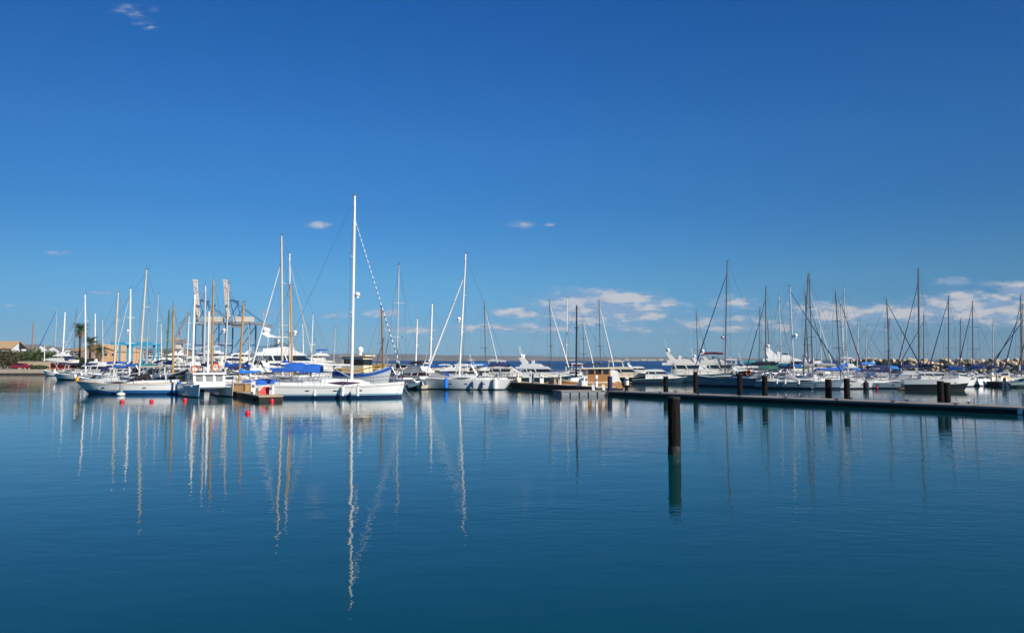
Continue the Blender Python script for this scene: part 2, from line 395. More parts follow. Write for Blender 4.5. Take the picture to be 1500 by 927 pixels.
# the air over the whole place
mb = MB(); mb.box((0, 2850, 70), (10400, 5900, 142), 'farhouse'); hz = mb.build('haze', smooth=False)
hm_ = bpy.data.materials.new('haze'); hm_.use_nodes = True; t = hm_.node_tree; t.nodes.clear()
pv = N(t, 'ShaderNodeVolumePrincipled'); pv.inputs['Color'].default_value = (.60, .80, 1, 1); pv.inputs['Density'].default_value = .00005; pv.inputs['Anisotropy'].default_value = .0
mo = N(t, 'ShaderNodeOutputMaterial'); link(t, pv.outputs[0], mo.inputs['Volume'])
hz.data.materials.clear(); hz.data.materials.append(hm_); tag(hz, kind='stuff')
# ------------------------------------------------------------------ boats
def lerp(a, b, t): return a + (b - a) * t
class Hull:
    """lines of one hull in its own frame: x forward, z up, waterline at z = 0"""
    def __init__(s, L, B, fs, fm, fb, tw=.75, over_b=.4, over_s=0.0, kwl=.86, fine=2.3, flare=.5, maxt=.42):
        s.L, s.B, s.fs, s.fm, s.fb, s.tw, s.ob, s.os, s.kwl, s.fine, s.flare, s.mt = L, B, fs, fm, fb, tw, over_b, over_s, kwl, fine, flare, maxt
    def half(s, t):
        if t < s.mt: f = s.tw + (1 - s.tw) * (1 - ((s.mt - t) / s.mt) ** 2)
        else: f = 1 - ((t - s.mt) / (1 - s.mt)) ** s.fine
        return max(.015, s.B / 2 * f)
    def sheer(s, t):
        return s.fm + (s.fs - s.fm) * (1 - 2 * t) ** 2 if t < .5 else s.fm + (s.fb - s.fm) * (2 * t - 1) ** 2
    def t_of(s, x): return min(1, max(0, (x + s.L / 2) / s.L))
    def deck(s, x): return s.sheer(s.t_of(x)) - .05
    def halfx(s, x): return s.half(s.t_of(x))
    def pt(s, t, z):
        h = z / s.sheer(t); k = lerp(s.kwl * (1 - s.flare * t ** 3), 1, max(0, h) ** .75) if h >= 0 else s.kwl * (1 - s.flare * t ** 3) * (1 + h * .5)
        x = -s.L / 2 + t * s.L - s.ob * (1 - h) * t ** 5 + s.os * (1 - h) * (1 - t) ** 5
        return x, s.half(t) * k, z
    def mesh(s, top, boot=None, boot_z=.16, bottom=None, line=None, line_f=(.80, .85), rail=None, bot_z=.05, low=None):
        bottom = bottom or 'antifoul_black'; boot = boot or bottom
        rows = [('a', -.35), ('a', bot_z), ('a', boot_z), ('f', .30), ('f', .55), ('f', line_f[0]), ('f', line_f[1]), ('f', .94), ('f', 1)]
        mats = [bottom, boot, low or top, low or top, top, line or top, top, rail or top]
        mb = MB(); ns = 20; ts = [1 - (1 - i / ns) ** 1.35 for i in range(ns + 1)]
        grid = []
        for t in ts:
            sh = s.sheer(t); ring = []
            for k, v in rows:
                z = v if k == 'a' else max(boot_z + .01 * v, sh * v); ring.append(s.pt(t, z))
            grid.append(ring)
        nr = len(rows)
        for side in (1, -1):
            for j in range(nr - 1):
                vs = []; fs = []
                for ring in grid: vs += [(ring[j][0], side * ring[j][1], ring[j][2]), (ring[j + 1][0], side * ring[j + 1][1], ring[j + 1][2])]
                for i in range(ns): fs.append((2 * i, 2 * i + 2, 2 * i + 3, 2 * i + 1))
                mb.add(vs, fs, mats[j])
        for j in range(nr - 1):   # transom and stem
            for ring in (grid[0], grid[-1]):
                a, b = ring[j], ring[j + 1]
                mb.add([(a[0], a[1], a[2]), (b[0], b[1], b[2]), (b[0], -b[1], b[2]), (a[0], -a[1], a[2])], [(0, 1, 2, 3)], mats[j])
        return mb
    def deck_mesh(s, mat):
        mb = MB(); rings = []
        for i in range(17):
            t = i / 16; sh = s.sheer(t); x, y, z = s.pt(t, sh); y = max(.01, y - .015)
            rings.append([(x, y, sh - .05), (x, y * .5, sh - .02), (x, -y * .5, sh - .02), (x, -y, sh - .05), (x, -y * .5, sh - .09), (x, y * .5, sh - .09)])
        return mb.loft(rings, mat)

def weld(o, d=.002):
    bm = bmesh.new(); bm.from_mesh(o.data); bmesh.ops.remove_doubles(bm, verts=bm.verts, dist=d); bmesh.ops.recalc_face_normals(bm, faces=bm.faces); bm.to_mesh(o.data); bm.free()
    o.data.polygons.foreach_set('use_smooth', [True] * len(o.data.polygons)); o.data.set_sharp_from_angle(angle=R(40)); return o

def side_strip(h, x0, x1, zf0, zf1, wfn, mat, name, parent, n=10, proud=.012, taper0=0, taper1=0):
    """a window band on both sides: wfn(x, z) is the half width of the surface it sits on"""
    for sd in (1, -1):
        mb = MB(); rings = []
        for i in range(n + 1):
            f = i / n; x = lerp(x0, x1, f); a, b = zf0(x), zf1(x); mid = (a + b) / 2
            k = 1.0
            if taper0 and f < taper0: k = max(.03, math.sin(f / taper0 * math.pi / 2))
            if taper1 and f > 1 - taper1: k = max(.03, math.sin((1 - f) / taper1 * math.pi / 2))
            a, b = mid + (a - mid) * k, mid + (b - mid) * k
            rings.append([(x, sd * (wfn(x, a) + proud), a), (x, sd * (wfn(x, b) + proud), b), (x, sd * (wfn(x, b) - .02), b), (x, sd * (wfn(x, a) - .02), a)])
        mb.loft(rings, mat).build(name, parent, smooth=False)

def dome(root, c, r, mat='white'):
    mb = MB(); mb.sphere(c, (r, r, r * .9), mat, 12, 8); mb.tube([(c[0], c[1], c[2] - r * 1.35), (c[0], c[1], c[2] - r * .5)], r * .55, mat, 8); return mb.build('radar_dome', root)

def rail(root, h, xa, xb, hgt, name='guard_rail', step=1.5, inset=.06, mat='steel', r=.018):
    for sd in (1, -1):
        mb = MB(); n = max(2, int(abs(xb - xa) / step)); tops = []; mids = []
        for i in range(n + 1):
            x = lerp(xa, xb, i / n); y = sd * max(.02, h.halfx(x) - inset); z = h.deck(x)
            mb.tube([(x, y, z), (x, y, z + hgt)], r, mat, 4); tops.append((x, y, z + hgt)); mids.append((x, y, z + hgt * .5))
        mb.tube(tops, r * .7, mat, 4); mb.tube(mids, r * .5, mat, 4); mb.build(name, root)

def sail_yacht(label, px, Y, L, hd, mast=None, top=None, B=None, fb=(1.0, .95, 1.25), top_m='white', line=None, boot='boot_navy', bottom='antifoul_black', boot_z=.2, bot_z=.07, railm=None,
               deckm='deckcream', mastm='alloy', boom=1, cover=None, furl=None, furl_striped=False, hood=None, bimini=None, window='glass', rake=0.35, over_b=.7, over_s=-.3,
               tw=.72, radar=False, mast_r=None, wheel=False, ports=True, spreaders=2, group=None, simple=False, z0=0.0, roof=.42, lean=0.0, furl_top=.88, dress=True, name='sailing_yacht', boom_h=1.15, rail_h=.62, fine=2.3, furl_r=.062, wires=True):
    B = B or (.30 * L if L > 9 else .33 * L); s = L / 11.0
    base = at(px, Y, 0); root = empty(name, (base.x, base.y, z0), hd, label, 'sailboat', group)
    ch, sh_ = math.cos(R(hd)), math.sin(R(hd))
    h = Hull(L, B, fb[0] * s, fb[1] * s, fb[2] * s, tw, over_b * s, over_s * s, fine=fine)
    weld(h.mesh(top_m, boot, boot_z, bottom, line, rail=railm, bot_z=bot_z).build('hull', root))
    h.deck_mesh(deckm).build('deck', root)
    if z0 > .1:   # ashore: keel down to the stands
        mb = MB(); mb.loft([[(-L * .12, .12, -.3), (-L * .12, -.12, -.3), (L * .12, -.12, -.3), (L * .12, .12, -.3)], [(-L * .08, .1, -z0 + GZ), (-L * .08, -.1, -z0 + GZ), (L * .06, -.1, -z0 + GZ), (L * .06, .1, -z0 + GZ)]], bottom); mb.build('keel', root)
    # coachroof
    xa, xb = -.10 * L, .27 * L
    def cw(x): return h.halfx(x) * .70
    def chh(x):
        f = (x - xa) / (xb - xa); return roof * s * (1 - .35 * f) * min(1, max(0, (1 - f) / .28)) ** .6
    rings = []
    for i in range(11):
        x = lerp(xa, xb, i / 10); w = cw(x); hh = max(.02, chh(x)); z = h.deck(x) - .02
        rings.append([(x, w, z), (x, w * .95, z + hh * .7), (x, w * .72, z + hh), (x, 0, z + hh * 1.08), (x, -w * .72, z + hh), (x, -w * .95, z + hh * .7), (x, -w, z)])
    MB().loft(rings, top_m if top_m in ('white', 'offwhite', 'greywhite') else 'white').build('coachroof', root)
    cwf = lambda x, z: cw(x) * lerp(1, .95, max(0, min(1, (z - h.deck(x)) / max(.05, chh(x) * .7))))
    if simple: side_strip(h, lerp(xa, xb, .15), lerp(xa, xb, .7), lambda x: h.deck(x) + chh(x) * .22, lambda x: h.deck(x) + chh(x) * .6, cwf, window, 'cabin_window', root, 6)
    else: side_strip(h, lerp(xa, xb, .12), lerp(xa, xb, .78), lambda x: h.deck(x) + chh(x) * .12, lambda x: h.deck(x) + chh(x) * .66, cwf, window, 'cabin_window', root, 10, .014, .5, .6)
    # cockpit coamings
    for sd in (1, -1):
        mb = MB(); rings = []
        for i in range(5):
            x = lerp(-.44 * L, xa, i / 4); y = sd * h.halfx(x) * .70; z = h.deck(x); hh = .28 * s
            rings.append([(x, y + sd * .12, z - .02), (x, y + sd * .06, z + hh), (x, y - sd * .10, z + hh), (x, y - sd * .14, z - .02)])
        mb.loft(rings, 'white').build('cockpit_coaming', root)
    if not simple or wheel:
        mb = MB(); wx = -.34 * L; z = h.deck(wx)
        mb.tube([(wx, 0, z), (wx, 0, z + .75)], .07, 'white', 8)
        c = [(wx - .08, .4 * math.cos(a * math.pi / 8), z + .8 + .4 * math.sin(a * math.pi / 8)) for a in range(17)]; mb.tube(c, .022, 'steel', 5, False); mb.build('steering_wheel', root)
    # mast
    if mast is not None:
        xm = 0
        for _ in range(4):
            X = xat(mast, base.y + xm * sh_, 1.0); xm = (X - base.x) / ch if abs(ch) > .3 else .1 * L
        xm = max(-.36 * L, min(.34 * L, xm))
    else: xm = .12 * L
    Ym = base.y + xm * sh_
    zt = zat(top, Ym) - z0 if top else L * 1.35
    zd = h.deck(xm) + max(0, chh(xm) if xa < xm < xb else 0)
    mr = mast_r or max(.075, .0085 * L); lx = -rake + lean
    P = lambda f: (xm + lx * f, 0, lerp(zd - .05, zt, f))
    mh = zt - zd
    mb = MB(); mb.tube([P(0), P(.5), P(.85), P(1)], [mr * 1.05, mr, mr * .92, mr * .72], mastm, 8); mast_o = mb.build('mast', root)
    mb = MB(); p = P(1); mb.tube([p, (p[0], 0, p[2] + .5)], .012, 'wire', 4); mb.box((p[0] - .08, 0, p[2] + .06), (.34, .07, .07), 'alloy_dark'); mb.tube([(p[0] - .25, 0, p[2] + .1), (p[0] - .25, .0, p[2] + .42), (p[0] - .42, 0, p[2] + .42)], .012, 'wire', 4); mb.build('wind_vane', root)
    sp = [.36, .66] if spreaders == 2 else ([.5] if spreaders == 1 else [.27, .5, .74])
    tips = []
    for f in sp:
        w = (.34 if f < .5 else .27) * B; p = P(f); tips.append((p[0] - .15, w, p[2] + .06))
        mb = MB()
        for sd in (1, -1): mb.tube([p, (p[0] - .15, sd * w, p[2] + .06)], [.045, .025], mastm, 5)
        mb.build('spreader', root)
    bow = (L / 2 - .12, 0, h.sheer(1) + .05); stern = (-L / 2 + .1, 0, h.sheer(0))
    if wires:
        for sd in (1, -1):
            pts = [P(.97)] + [(a, sd * b, c) for a, b, c in tips[::-1]] + [(xm - .2, sd * (h.halfx(xm) - .1), h.deck(xm))]
            MB().tube(pts, .014, 'wire', 4, False).build('shroud', root)
            MB().tube([P(sp[0]), (xm - .5, sd * (h.halfx(xm) - .1), h.deck(xm))], .012, 'wire', 4, False).build('lower_shroud', root)
        MB().tube([P(.995), stern], .012, 'wire', 4, False).build('backstay', root)
    if furl:
        a, b = Vector(P(furl_top)), Vector(bow) + Vector((0, 0, .35)); mb = MB(); k = 30 if furl_striped else 8
        fr = furl_r * (1 if L < 12 else 1.15)
        pts = [a.lerp(b, i / k) for i in range(k + 1)]; rr = [fr * lerp(.45, 1.1, min(1, i / k * 1.3)) * (1 if i < k else .5) for i in range(k + 1)]
        if furl_striped:
            for i in range(k):
                m = pts[i].lerp(pts[i + 1], .55); rm = (rr[i] + rr[i + 1]) / 2
                mb.tube([pts[i], m], [rr[i], rm], 'greywhite', 7); mb.tube([m, pts[i + 1]], [rm, rr[i + 1]], furl, 7)
        else: mb.tube(pts, rr, furl, 7)
        mb.build('furled_headsail', root)
        MB().tube([P(.985) if furl_top > .95 else P(furl_top + .01), a], .012, 'wire', 4).build('forestay', root)
    elif wires: MB().tube([P(.98), bow], .012, 'wire', 4).build('forestay', root)
    if boom:
        bl = .36 * L * boom; bz = zd + boom_h * s + .1
        mb = MB(); mb.tube([(xm - mr, 0, bz), (xm - bl, 0, bz + .12)], .085 * max(.8, s), mastm if mastm != 'brownpole' else 'goldwood', 7); mb.build('boom', root)
        MB().tube([(xm - mr, 0, zd + .15), (xm - bl * .32, 0, bz - .05)], .035, 'alloy', 5).build('boom_vang', root)
        if cover:
            mb = MB(); rings = []
            for i in range(10):
                f = i / 9; x = lerp(xm - mr * .6, xm - bl * .98, f); r0 = lerp(.30, .15, f) * max(.75, s) * (1 + .12 * math.sin(i * 2.3)); hh = r0 * (2.1 if f < .15 else 1.25)
                zc = bz + .12 * f + .06
                rings.append([(x, r0 * .62 * math.cos(a), zc + (hh if math.sin(a) > 0 else r0 * .5) * math.sin(a) + .02 * math.sin(i * 1.7)) for a in [k * math.pi / 4 for k in range(8)]])
            mb.loft(rings, cover).build('sail_cover', root)
    if hood:
        mb = MB(); rings = []; xs = xa + .02 * L; w = cw(xa) * .98; zb = h.deck(xa) + roof * s * .6
        for i in range(6):
            f = i / 5; x = xs + .55 - f * 1.5 * s; hh = lerp(.12, .72, math.sin(f * math.pi / 2)) * s
            rings.append([(x, w * math.cos(a), zb + hh * math.sin(a) ** .6 if math.sin(a) > 0 else zb) for a in [k * math.pi / 8 for k in range(9)]] + [(x, w * .94 * math.cos(a), zb + hh * .9 * max(0, math.sin(a)) ** .6 - .02) for a in [k * math.pi / 8 for k in range(8, -1, -1)]])
        mb.loft(rings, hood).build('sprayhood', root)
    if bimini:
        x0, x1 = -.46 * L, -.46 * L + 2.4 * s; w = h.halfx(-.35 * L) * .88; z = h.deck(-.3 * L) + 1.75 * max(.85, s)
        MB().arc_canvas(x0, x1, w, z, .25, bimini).build('bimini', root)
        for x in (x0 + .1, x1 - .1):
            mb = MB(); xm2 = (x0 + x1) / 2
            for sd in (1, -1): mb.tube([(xm2, sd * w, h.deck(xm2)), (x, sd * w, z)], .022, 'steel', 5)
            mb.build('bimini_frame', root)
    if radar:
        f = radar if isinstance(radar, float) else .42; p = P(f); dome(root, (p[0] + .38, 0, p[2] + .1), .24)
        MB().tube([p, (p[0] + .4, 0, p[2] - .1)], .04, 'alloy', 5).build('radar_bracket', root)
    # pulpit, pushpit, guard wires
    if dress:
        mb = MB(); hx = L * .5
        for sd in (1, -1):
            xx = hx - .9 * s; mb.tube([(hx - .25, 0 + sd * .08, h.sheer(1)), (hx - .05, sd * .10, h.sheer(1) + .6)], .018, 'steel', 4); mb.tube([(xx, sd * (h.halfx(xx) - .05), h.deck(xx)), (xx, sd * (h.halfx(xx) - .05), h.deck(xx) + .6)], .018, 'steel', 4)
            mb.tube([(hx - .05, sd * .10, h.sheer(1) + .6), (xx, sd * (h.halfx(xx) - .05), h.deck(xx) + .6)], .018, 'steel', 4)
        mb.tube([(hx - .05, .1, h.sheer(1) + .6), (hx - .05, -.1, h.sheer(1) + .6)], .018, 'steel', 4); mb.build('pulpit', root)
        mb = MB(); xs = -L / 2 + .1; ys = h.halfx(xs) - .06; zs = h.deck(xs); pts = [(xs + 1.0 * s, ys, zs + .62), (xs, ys, zs + .62), (xs, -ys, zs + .62), (xs + 1.0 * s, -ys, zs + .62)]
        mb.tube(pts, .018, 'steel', 4)
        for p in pts: mb.tube([p, (p[0], p[1], zs)], .018, 'steel', 4)
        mb.build('pushpit', root)
        rail(root, h, -L * .40, L * .42, rail_h, 'guard_rail', 1.7)
    if ports and not simple:
        for f in (.3, .5, .68):
            x, y, z = h.pt(f, h.sheer(f) * .58)
            for sd in (1, -1): MB().sphere((x, sd * y, z), (.22, .02, .055), 'glass', 10, 6).build('porthole', root)
    return root, h, xm

def motor_yacht(label, px, Y, L, hd, B=None, hull='white', sup='white', glass='glass', fly=True, arch=True, domes=0, canvas=None, cover=None, boot='boot_navy', fs=None, fbow=None, z0=0.0, tall=1.0, group=None,
                bottom='antifoul_black', hardtop=False, rails=True, ports=True, line=None, name='motor_yacht', cat='motor yacht', wrap=None, aftcanvas=None, flare=.55, mastp=False, low=None):
    B = B or .30 * L; s = L / 13.0
    base = at(px, Y, 0); root = empty(name, (base.x, base.y, z0), hd, label, cat, group)
    fs = fs or .95 * s; fbow = fbow or 1.75 * s
    h = Hull(L, B, fs, (fs + fbow) * .46, fbow, .88, 1.5 * s, 0, .84, 2.4, flare, .38)
    weld(h.mesh(hull, boot, .18 * max(1, s), bottom, line, rail='white' if hull != 'white' else None, low=low).build('hull', root))
    h.deck_mesh('deckcream').build('deck', root)
    if z0 > .1:
        mb = MB(); mb.loft([[(-L * .4, .3, -.3), (-L * .4, -.3, -.3), (L * .3, -.2, -.3), (L * .3, .2, -.3)], [(-L * .38, .12, -z0 + GZ), (-L * .38, -.12, -z0 + GZ), (L * .2, -.1, -z0 + GZ), (L * .2, .1, -z0 + GZ)]], bottom); mb.build('keel', root)
    MB().box((-L / 2 - .35 * s, 0, .32 * s), (.75 * s, B * .8, .12), 'teak').build('swim_platform', root)
    T = tall * s
    d0 = h.deck(-.3 * L)
    w0 = lambda x, z: max(.05, h.halfx(x) * .80 - max(0, z - h.deck(x)) * .13)
    # deckhouse: lower white, glass band, roof
    xa, xb = -.26 * L, .42 * L; zr = d0 + 1.75 * T + .25
    g0, g1 = d0 + .80 * T + .2, d0 + 1.38 * T + .2
    def wx(z): # windscreen line: x at height z
        f = (z - d0) / (zr - d0); return lerp(.30 * L, .03 * L, f)
    MB().prism([(xa, d0 - .1), (xb, h.deck(xb) - .05), (xb * .95, h.deck(xb) + .10 * s), (wx(g0) + .015 * L, g0), (xa + .01 * L, g0)], w0, sup).build('deckhouse', root)
    MB().prism([(xa + .015 * L, g0), (wx(g0), g0), (wx(g1), g1), (xa + .03 * L, g1)], lambda x, z: w0(x, z) - .035, glass).build('window', root)
    for fx in (.10, .45): # window posts
        x = lerp(xa + .03 * L, wx(g0) - .03 * L, fx)
        for sd in (1, -1):
            mb = MB(); y0, y1 = w0(x, g0), w0(x - .02 * L, g1); mb.loft([[(x, sd * (y0 + .01), g0 - .02), (x + .16 * s, sd * (y0 + .01), g0 - .02), (x + .16 * s, sd * (y0 - .08), g0 - .02), (x, sd * (y0 - .08), g0 - .02)], [(x - .3 * s, sd * (y1 + .01), g1 + .02), (x - .14 * s, sd * (y1 + .01), g1 + .02), (x - .14 * s, sd * (y1 - .08), g1 + .02), (x - .3 * s, sd * (y1 - .08), g1 + .02)]], sup); mb.build('window_post', root)
    xr = -.36 * L if fly else -.28 * L
    MB().prism([(xr, g1), (wx(g1) + .03 * L, g1), (wx(zr) + .02 * L, zr), (-.05 * L, zr + .05), (xr, zr - .02)], lambda x, z: w0(max(x, xa), z) + .06, sup).build('roof', root)
    ztop = zr
    if fly:
        f0 = zr - .03; f1 = zr + .55 * T
        MB().prism([(-.30 * L, f0), (.02 * L, f0), (-.045 * L, f1), (-.09 * L, f1 + .05), (-.30 * L, f1 - .2 * T)], lambda x, z: w0(max(x, xa), z) + .02, sup).build('flybridge', root)
        MB().prism([(-.05 * L, f1 - .02), (-.035 * L, f1 - .03), (-.085 * L, f1 + .30 * T), (-.095 * L, f1 + .30 * T)], lambda x, z: w0(-.05 * L, zr) * .9, glass).build('wind_deflector', root)
        MB().box((-.14 * L, .2 * B, f1 + .1), (.5 * s, .5 * s, .9 * T), 'canvas_white').build('helm_seat', root)
        ztop = f1
    if hardtop:
        z1 = ztop + 1.05 * T
        MB().prism([(-.27 * L, z1), (-.02 * L, z1 - .05), (-.04 * L, z1 + .10), (-.15 * L, z1 + .2), (-.27 * L, z1 + .14)], lambda x, z: w0(-.1 * L, zr) * .98, sup).build('hardtop', root)
        for sd in (1, -1):
            y = sd * w0(-.1 * L, zr) * .92
            mb = MB()
            mb.tube([(-.26 * L, y, ztop - .3), (-.25 * L, y, z1 + .05)], .06, sup, 6); mb.tube([(-.03 * L, y, ztop - .2), (-.06 * L, y, z1 + .03)], .05, sup, 6); mb.build('hardtop_leg', root)
        ztop = z1 + .1
    at_z = ztop
    if arch:
        za = ztop + (.95 * T if not hardtop else .35 * T); xa0 = -.22 * L; xa1 = xa0 - .075 * L
        ya = w0(xa0, zr) * .98
        mb = MB(); base_z = (ztop - .35 * T) if not hardtop else ztop - .05
        for sd in (1, -1):
            mb.loft([[(xa0 + .05 * L, sd * ya, base_z), (xa0 - .035 * L, sd * ya, base_z), (xa0 - .035 * L, sd * (ya - .14), base_z), (xa0 + .05 * L, sd * (ya - .14), base_z)], [(xa1 + .025 * L, sd * ya * .86, za), (xa1 - .02 * L, sd * ya * .86, za), (xa1 - .02 * L, sd * (ya * .86 - .12), za), (xa1 + .025 * L, sd * (ya * .86 - .12), za)]], sup)
        mb.box((xa1, 0, za + .02), (.055 * L, ya * 1.74, .14 * T + .04), sup); mb.build('radar_arch', root)
        at_z = za + .08
        spots = [(-.7,), (.7,), (0,)][:domes]
        for (f,) in spots: dome(root, (xa1 + .1, f * ya, at_z + .42 * T), .30 * T if f else .24 * T)
        MB().box((xa1 + .15, 0.15 * ya, at_z + .22 * T), (.16, 1.2 * T, .12), 'white', .5).build('radar_scanner', root)
        for sd in (1, -1): MB().tube([(xa1, sd * ya * .45, at_z), (xa1 - .35, sd * ya * .45, at_z + 2.3 * T)], .018, 'mast_white', 4).build('antenna', root)
    if canvas:
        zc = ztop + .95 * T; w = w0(-.15 * L, zr) * .95
        MB().arc_canvas(-.30 * L, -.02 * L, w, zc, .22, canvas).build('bimini', root)
        for x in (-.28 * L, -.05 * L):
            for sd in (1, -1): MB().tube([(-.17 * L, sd * w, ztop - .3), (x, sd * w * .99, zc + .02)], .022, 'steel', 5).build('bimini_frame', root)
    if aftcanvas:
        MB().prism([(-.46 * L, d0 + .3), (-.27 * L, d0 + .3), (-.27 * L, zr - .1), (-.40 * L, zr - .22)], lambda x, z: w0(xa, z) * .97, aftcanvas).build('cockpit_canvas', root)
    if wrap:   # white storm cover over windscreen / flybridge
        MB().prism([(-.31 * L, zr - .2), (wx(g0) + .03 * L, g0 + .05), (wx(zr) + .05 * L, zr + .1), (-.03 * L, ztop + .35 * T), (-.26 * L, ztop + .3 * T)], lambda x, z: w0(max(x, xa), zr) + .09, wrap).build('storm_cover', root)
    if cover: MB().prism([(.05 * L, h.deck(.1 * L)), (.30 * L, h.deck(.3 * L)), (.28 * L, h.deck(.3 * L) + .25), (wx(g1), g1 + .05)], lambda x, z: w0(x, z) * .98, cover).build('windscreen_cover', root)
    if rails:
        rail(root, h, -.05 * L, L * .47, .72, 'bow_rail', 1.3, .08, 'steel', .022)
    if ports:
        for f in (.5, .62, .74):
            x, y, z = h.pt(f, h.sheer(f) * .66)
            for sd in (1, -1): MB().sphere((x, sd * y, z), (.30 * s, .03, .085 * s), 'glass', 10, 6).build('porthole', root)
    if mastp: MB().tube([(-.12 * L, 0, ztop), (-.14 * L, 0, ztop + mastp)], [.07, .04], 'mast_white', 6).build('mast', root)
    return root, h

def small_boat(label, px, Y, L, hd, hull='white', boot='boot_navy', screen=True, cover=None, arch=False, outboard=True, cabin=False, z0=0, canvas=None, name='motorboat', group=None, inner='offwhite', wheelhouse=None):
    B = .38 * L; base = at(px, Y, 0); root = empty(name, (base.x, base.y, z0), hd, label, 'motorboat', group)
    h = Hull(L, B, .16 * L, .155 * L, .21 * L, .85, .12 * L, 0, .84, 2.2, .5, .38)
    weld(h.mesh(hull, boot, .12, boot).build('hull', root)); h.deck_mesh(inner).build('deck', root)
    zd = h.deck(0)
    if cabin:
        w = lambda x, z: max(.05, h.halfx(x) * .78 - max(0, z - zd) * .12)
        MB().prism([(-.10 * L, zd - .05), (.36 * L, h.deck(.36 * L)), (.20 * L, zd + .11 * L), (-.10 * L, zd + .14 * L)], w, 'white').build('cabin', root)
        MB().prism([(-.06 * L, zd + .06 * L), (.22 * L, zd + .055 * L), (.16 * L, zd + .10 * L), (-.06 * L, zd + .115 * L)], lambda x, z: w(x, z) + .012, 'glass').build('window', root)
    if screen:
        zz = zd + (.13 * L if cabin else 0); x0 = .02 * L if not cabin else -.02 * L
        MB().prism([(x0 + .16 * L, zz), (x0 + .05 * L, zz + .10 * L), (x0 - .12 * L, zz + .08 * L), (x0 - .12 * L, zz + .06 * L), (x0 + .03 * L, zz + .075 * L), (x0 + .13 * L, zz)], lambda x, z: h.halfx(0) * .68, 'glass').build('windscreen', root)
    if wheelhouse:
        w = h.halfx(0) * .62; zh = zd + 1.55
        MB().prism([(-.06 * L, zd), (.20 * L, zd), (.17 * L, zh), (-.06 * L, zh)], lambda x, z: w, wheelhouse).build('wheelhouse', root)
        MB().prism([(-.03 * L, zd + .8), (.19 * L, zd + .8), (.178 * L, zh - .2), (-.03 * L, zh - .2)], lambda x, z: w + .014, 'glass').build('window', root)
        MB().box((.055 * L, 0, zh + .05), (.33 * L, w * 2.25, .10), 'white').build('roof', root)
    if arch:
        mb = MB(); y = B * .42; mb.tube([(-.26 * L, y, zd), (-.34 * L, y * .9, zd + .26 * L), (-.34 * L, -y * .9, zd + .26 * L), (-.26 * L, -y, zd)], .055, 'white', 6); mb.build('radar_arch', root)
    if canvas:
        MB().arc_canvas(-.36 * L, .06 * L, B * .40, zd + .30 * L, .12, canvas, droop=.2).build('bimini', root)
        mb = MB()
        for sd in (1, -1):
            for x in (-.34 * L, .03 * L): mb.tube([(-.15 * L, sd * B * .40, zd), (x, sd * B * .40, zd + .30 * L)], .02, 'steel', 4)
        mb.build('bimini_frame', root)
    if cover:
        rings = []
        for i in range(8):
            x = lerp(-.45 * L, .34 * L, i / 7); w = h.halfx(x) * .97; z = h.deck(x); hh = .11 * L * math.sin(math.pi * (i + .6) / 8.4)
            rings.append([(x, w, z), (x, w * .6, z + hh * .8), (x, 0, z + hh), (x, -w * .6, z + hh * .8), (x, -w, z)])
        MB().loft(rings, cover).build('boat_cover', root)
    if outboard:
        mb = MB(); mb.loft([[(-L / 2 - .42, .15, zd + .05), (-L / 2 - .42, -.15, zd + .05), (-L / 2 + .05, -.17, zd + .05), (-L / 2 + .05, .17, zd + .05)], [(-L / 2 - .40, .12, zd + .45), (-L / 2 - .40, -.12, zd + .45), (-L / 2 - .02, -.14, zd + .5), (-L / 2 - .02, .14, zd + .5)]], 'blackhull'); mb.box((-L / 2 - .18, 0, zd - .35), (.16, .12, .9), 'blackhull'); mb.build('outboard', root)
    return root, h

def rib(label, px, Y, L, hd, mat='rib_grey', inner='greywhite', engine=True):
    base = at(px, Y, 0); root = empty('inflatable_dinghy', (base.x, base.y, 0), hd, label, 'dinghy')
    r = .125 * L * .9; mb = MB(); w = .19 * L; pts = []
    for k in range(17):
        a = -math.pi / 2 + math.pi * k / 16; pts.append((.16 * L + .30 * L * math.cos(a), w * math.sin(a) , r * 1.05 + .10 * L * max(0, math.cos(a)) ** 2))
    pts = [(-.5 * L, -w, r * 1.0)] + pts + [(-.5 * L, w, r * 1.0)]
    mb.tube(pts, [r * .5] + [r] * (len(pts) - 2) + [r * .5], mat, 10); mb.build('tube', root)
    MB().loft([[(-.46 * L, w, r * .6), (-.46 * L, -w, r * .6), (-.46 * L, -w * .4, -.1), (-.46 * L, w * .4, -.1)], [(.36 * L, w * .5, r * .8), (.36 * L, -w * .5, r * .8), (.36 * L, -.03, .1), (.36 * L, .03, .1)]], inner).build('hull', root)
    MB().box((-.44 * L, 0, r * 1.25), (.06, w * 1.6, r * 1.4), inner).build('transom', root)
    MB().box((-.08 * L, 0, r * 1.7), (.28, w * 1.5, .06), 'teak').build('seat', root)
    if engine:
        mb = MB(); mb.box((-.5 * L, 0, r * 2.6), (.34, .26, .42), 'blackhull', taper=.8); mb.box((-.5 * L, 0, r * 1.2), (.14, .1, .9), 'blackhull'); mb.build('outboard', root)
    return root

def fender(px, Y, z, ln, r, mat, label, cap='fender_navy', group=None):
    p = at(px, Y, z); root = empty('fender', p, 0, label, 'fender', group)
    mb = MB(); mb.tube([(0, 0, -ln / 2), (0, 0, -ln / 2 + r * .5), (0, 0, 0), (0, 0, ln / 2 - r * .5), (0, 0, ln / 2)], [r * .45, r, r, r, r * .4], mat, 10); mb.build('bladder', root)
    mb = MB(); mb.tube([(0, 0, ln / 2 - .02), (0, 0, ln / 2 + .1)], r * .4, cap, 6); mb.tube([(0, 0, ln / 2), (0, .10, ln / 2 + .45)], .014, 'wire', 4); mb.build('lanyard', root)
    return root
# ------------------------------------------------------------------ the front boats, one by one
S, MY, SB = sail_yacht, motor_yacht, small_boat
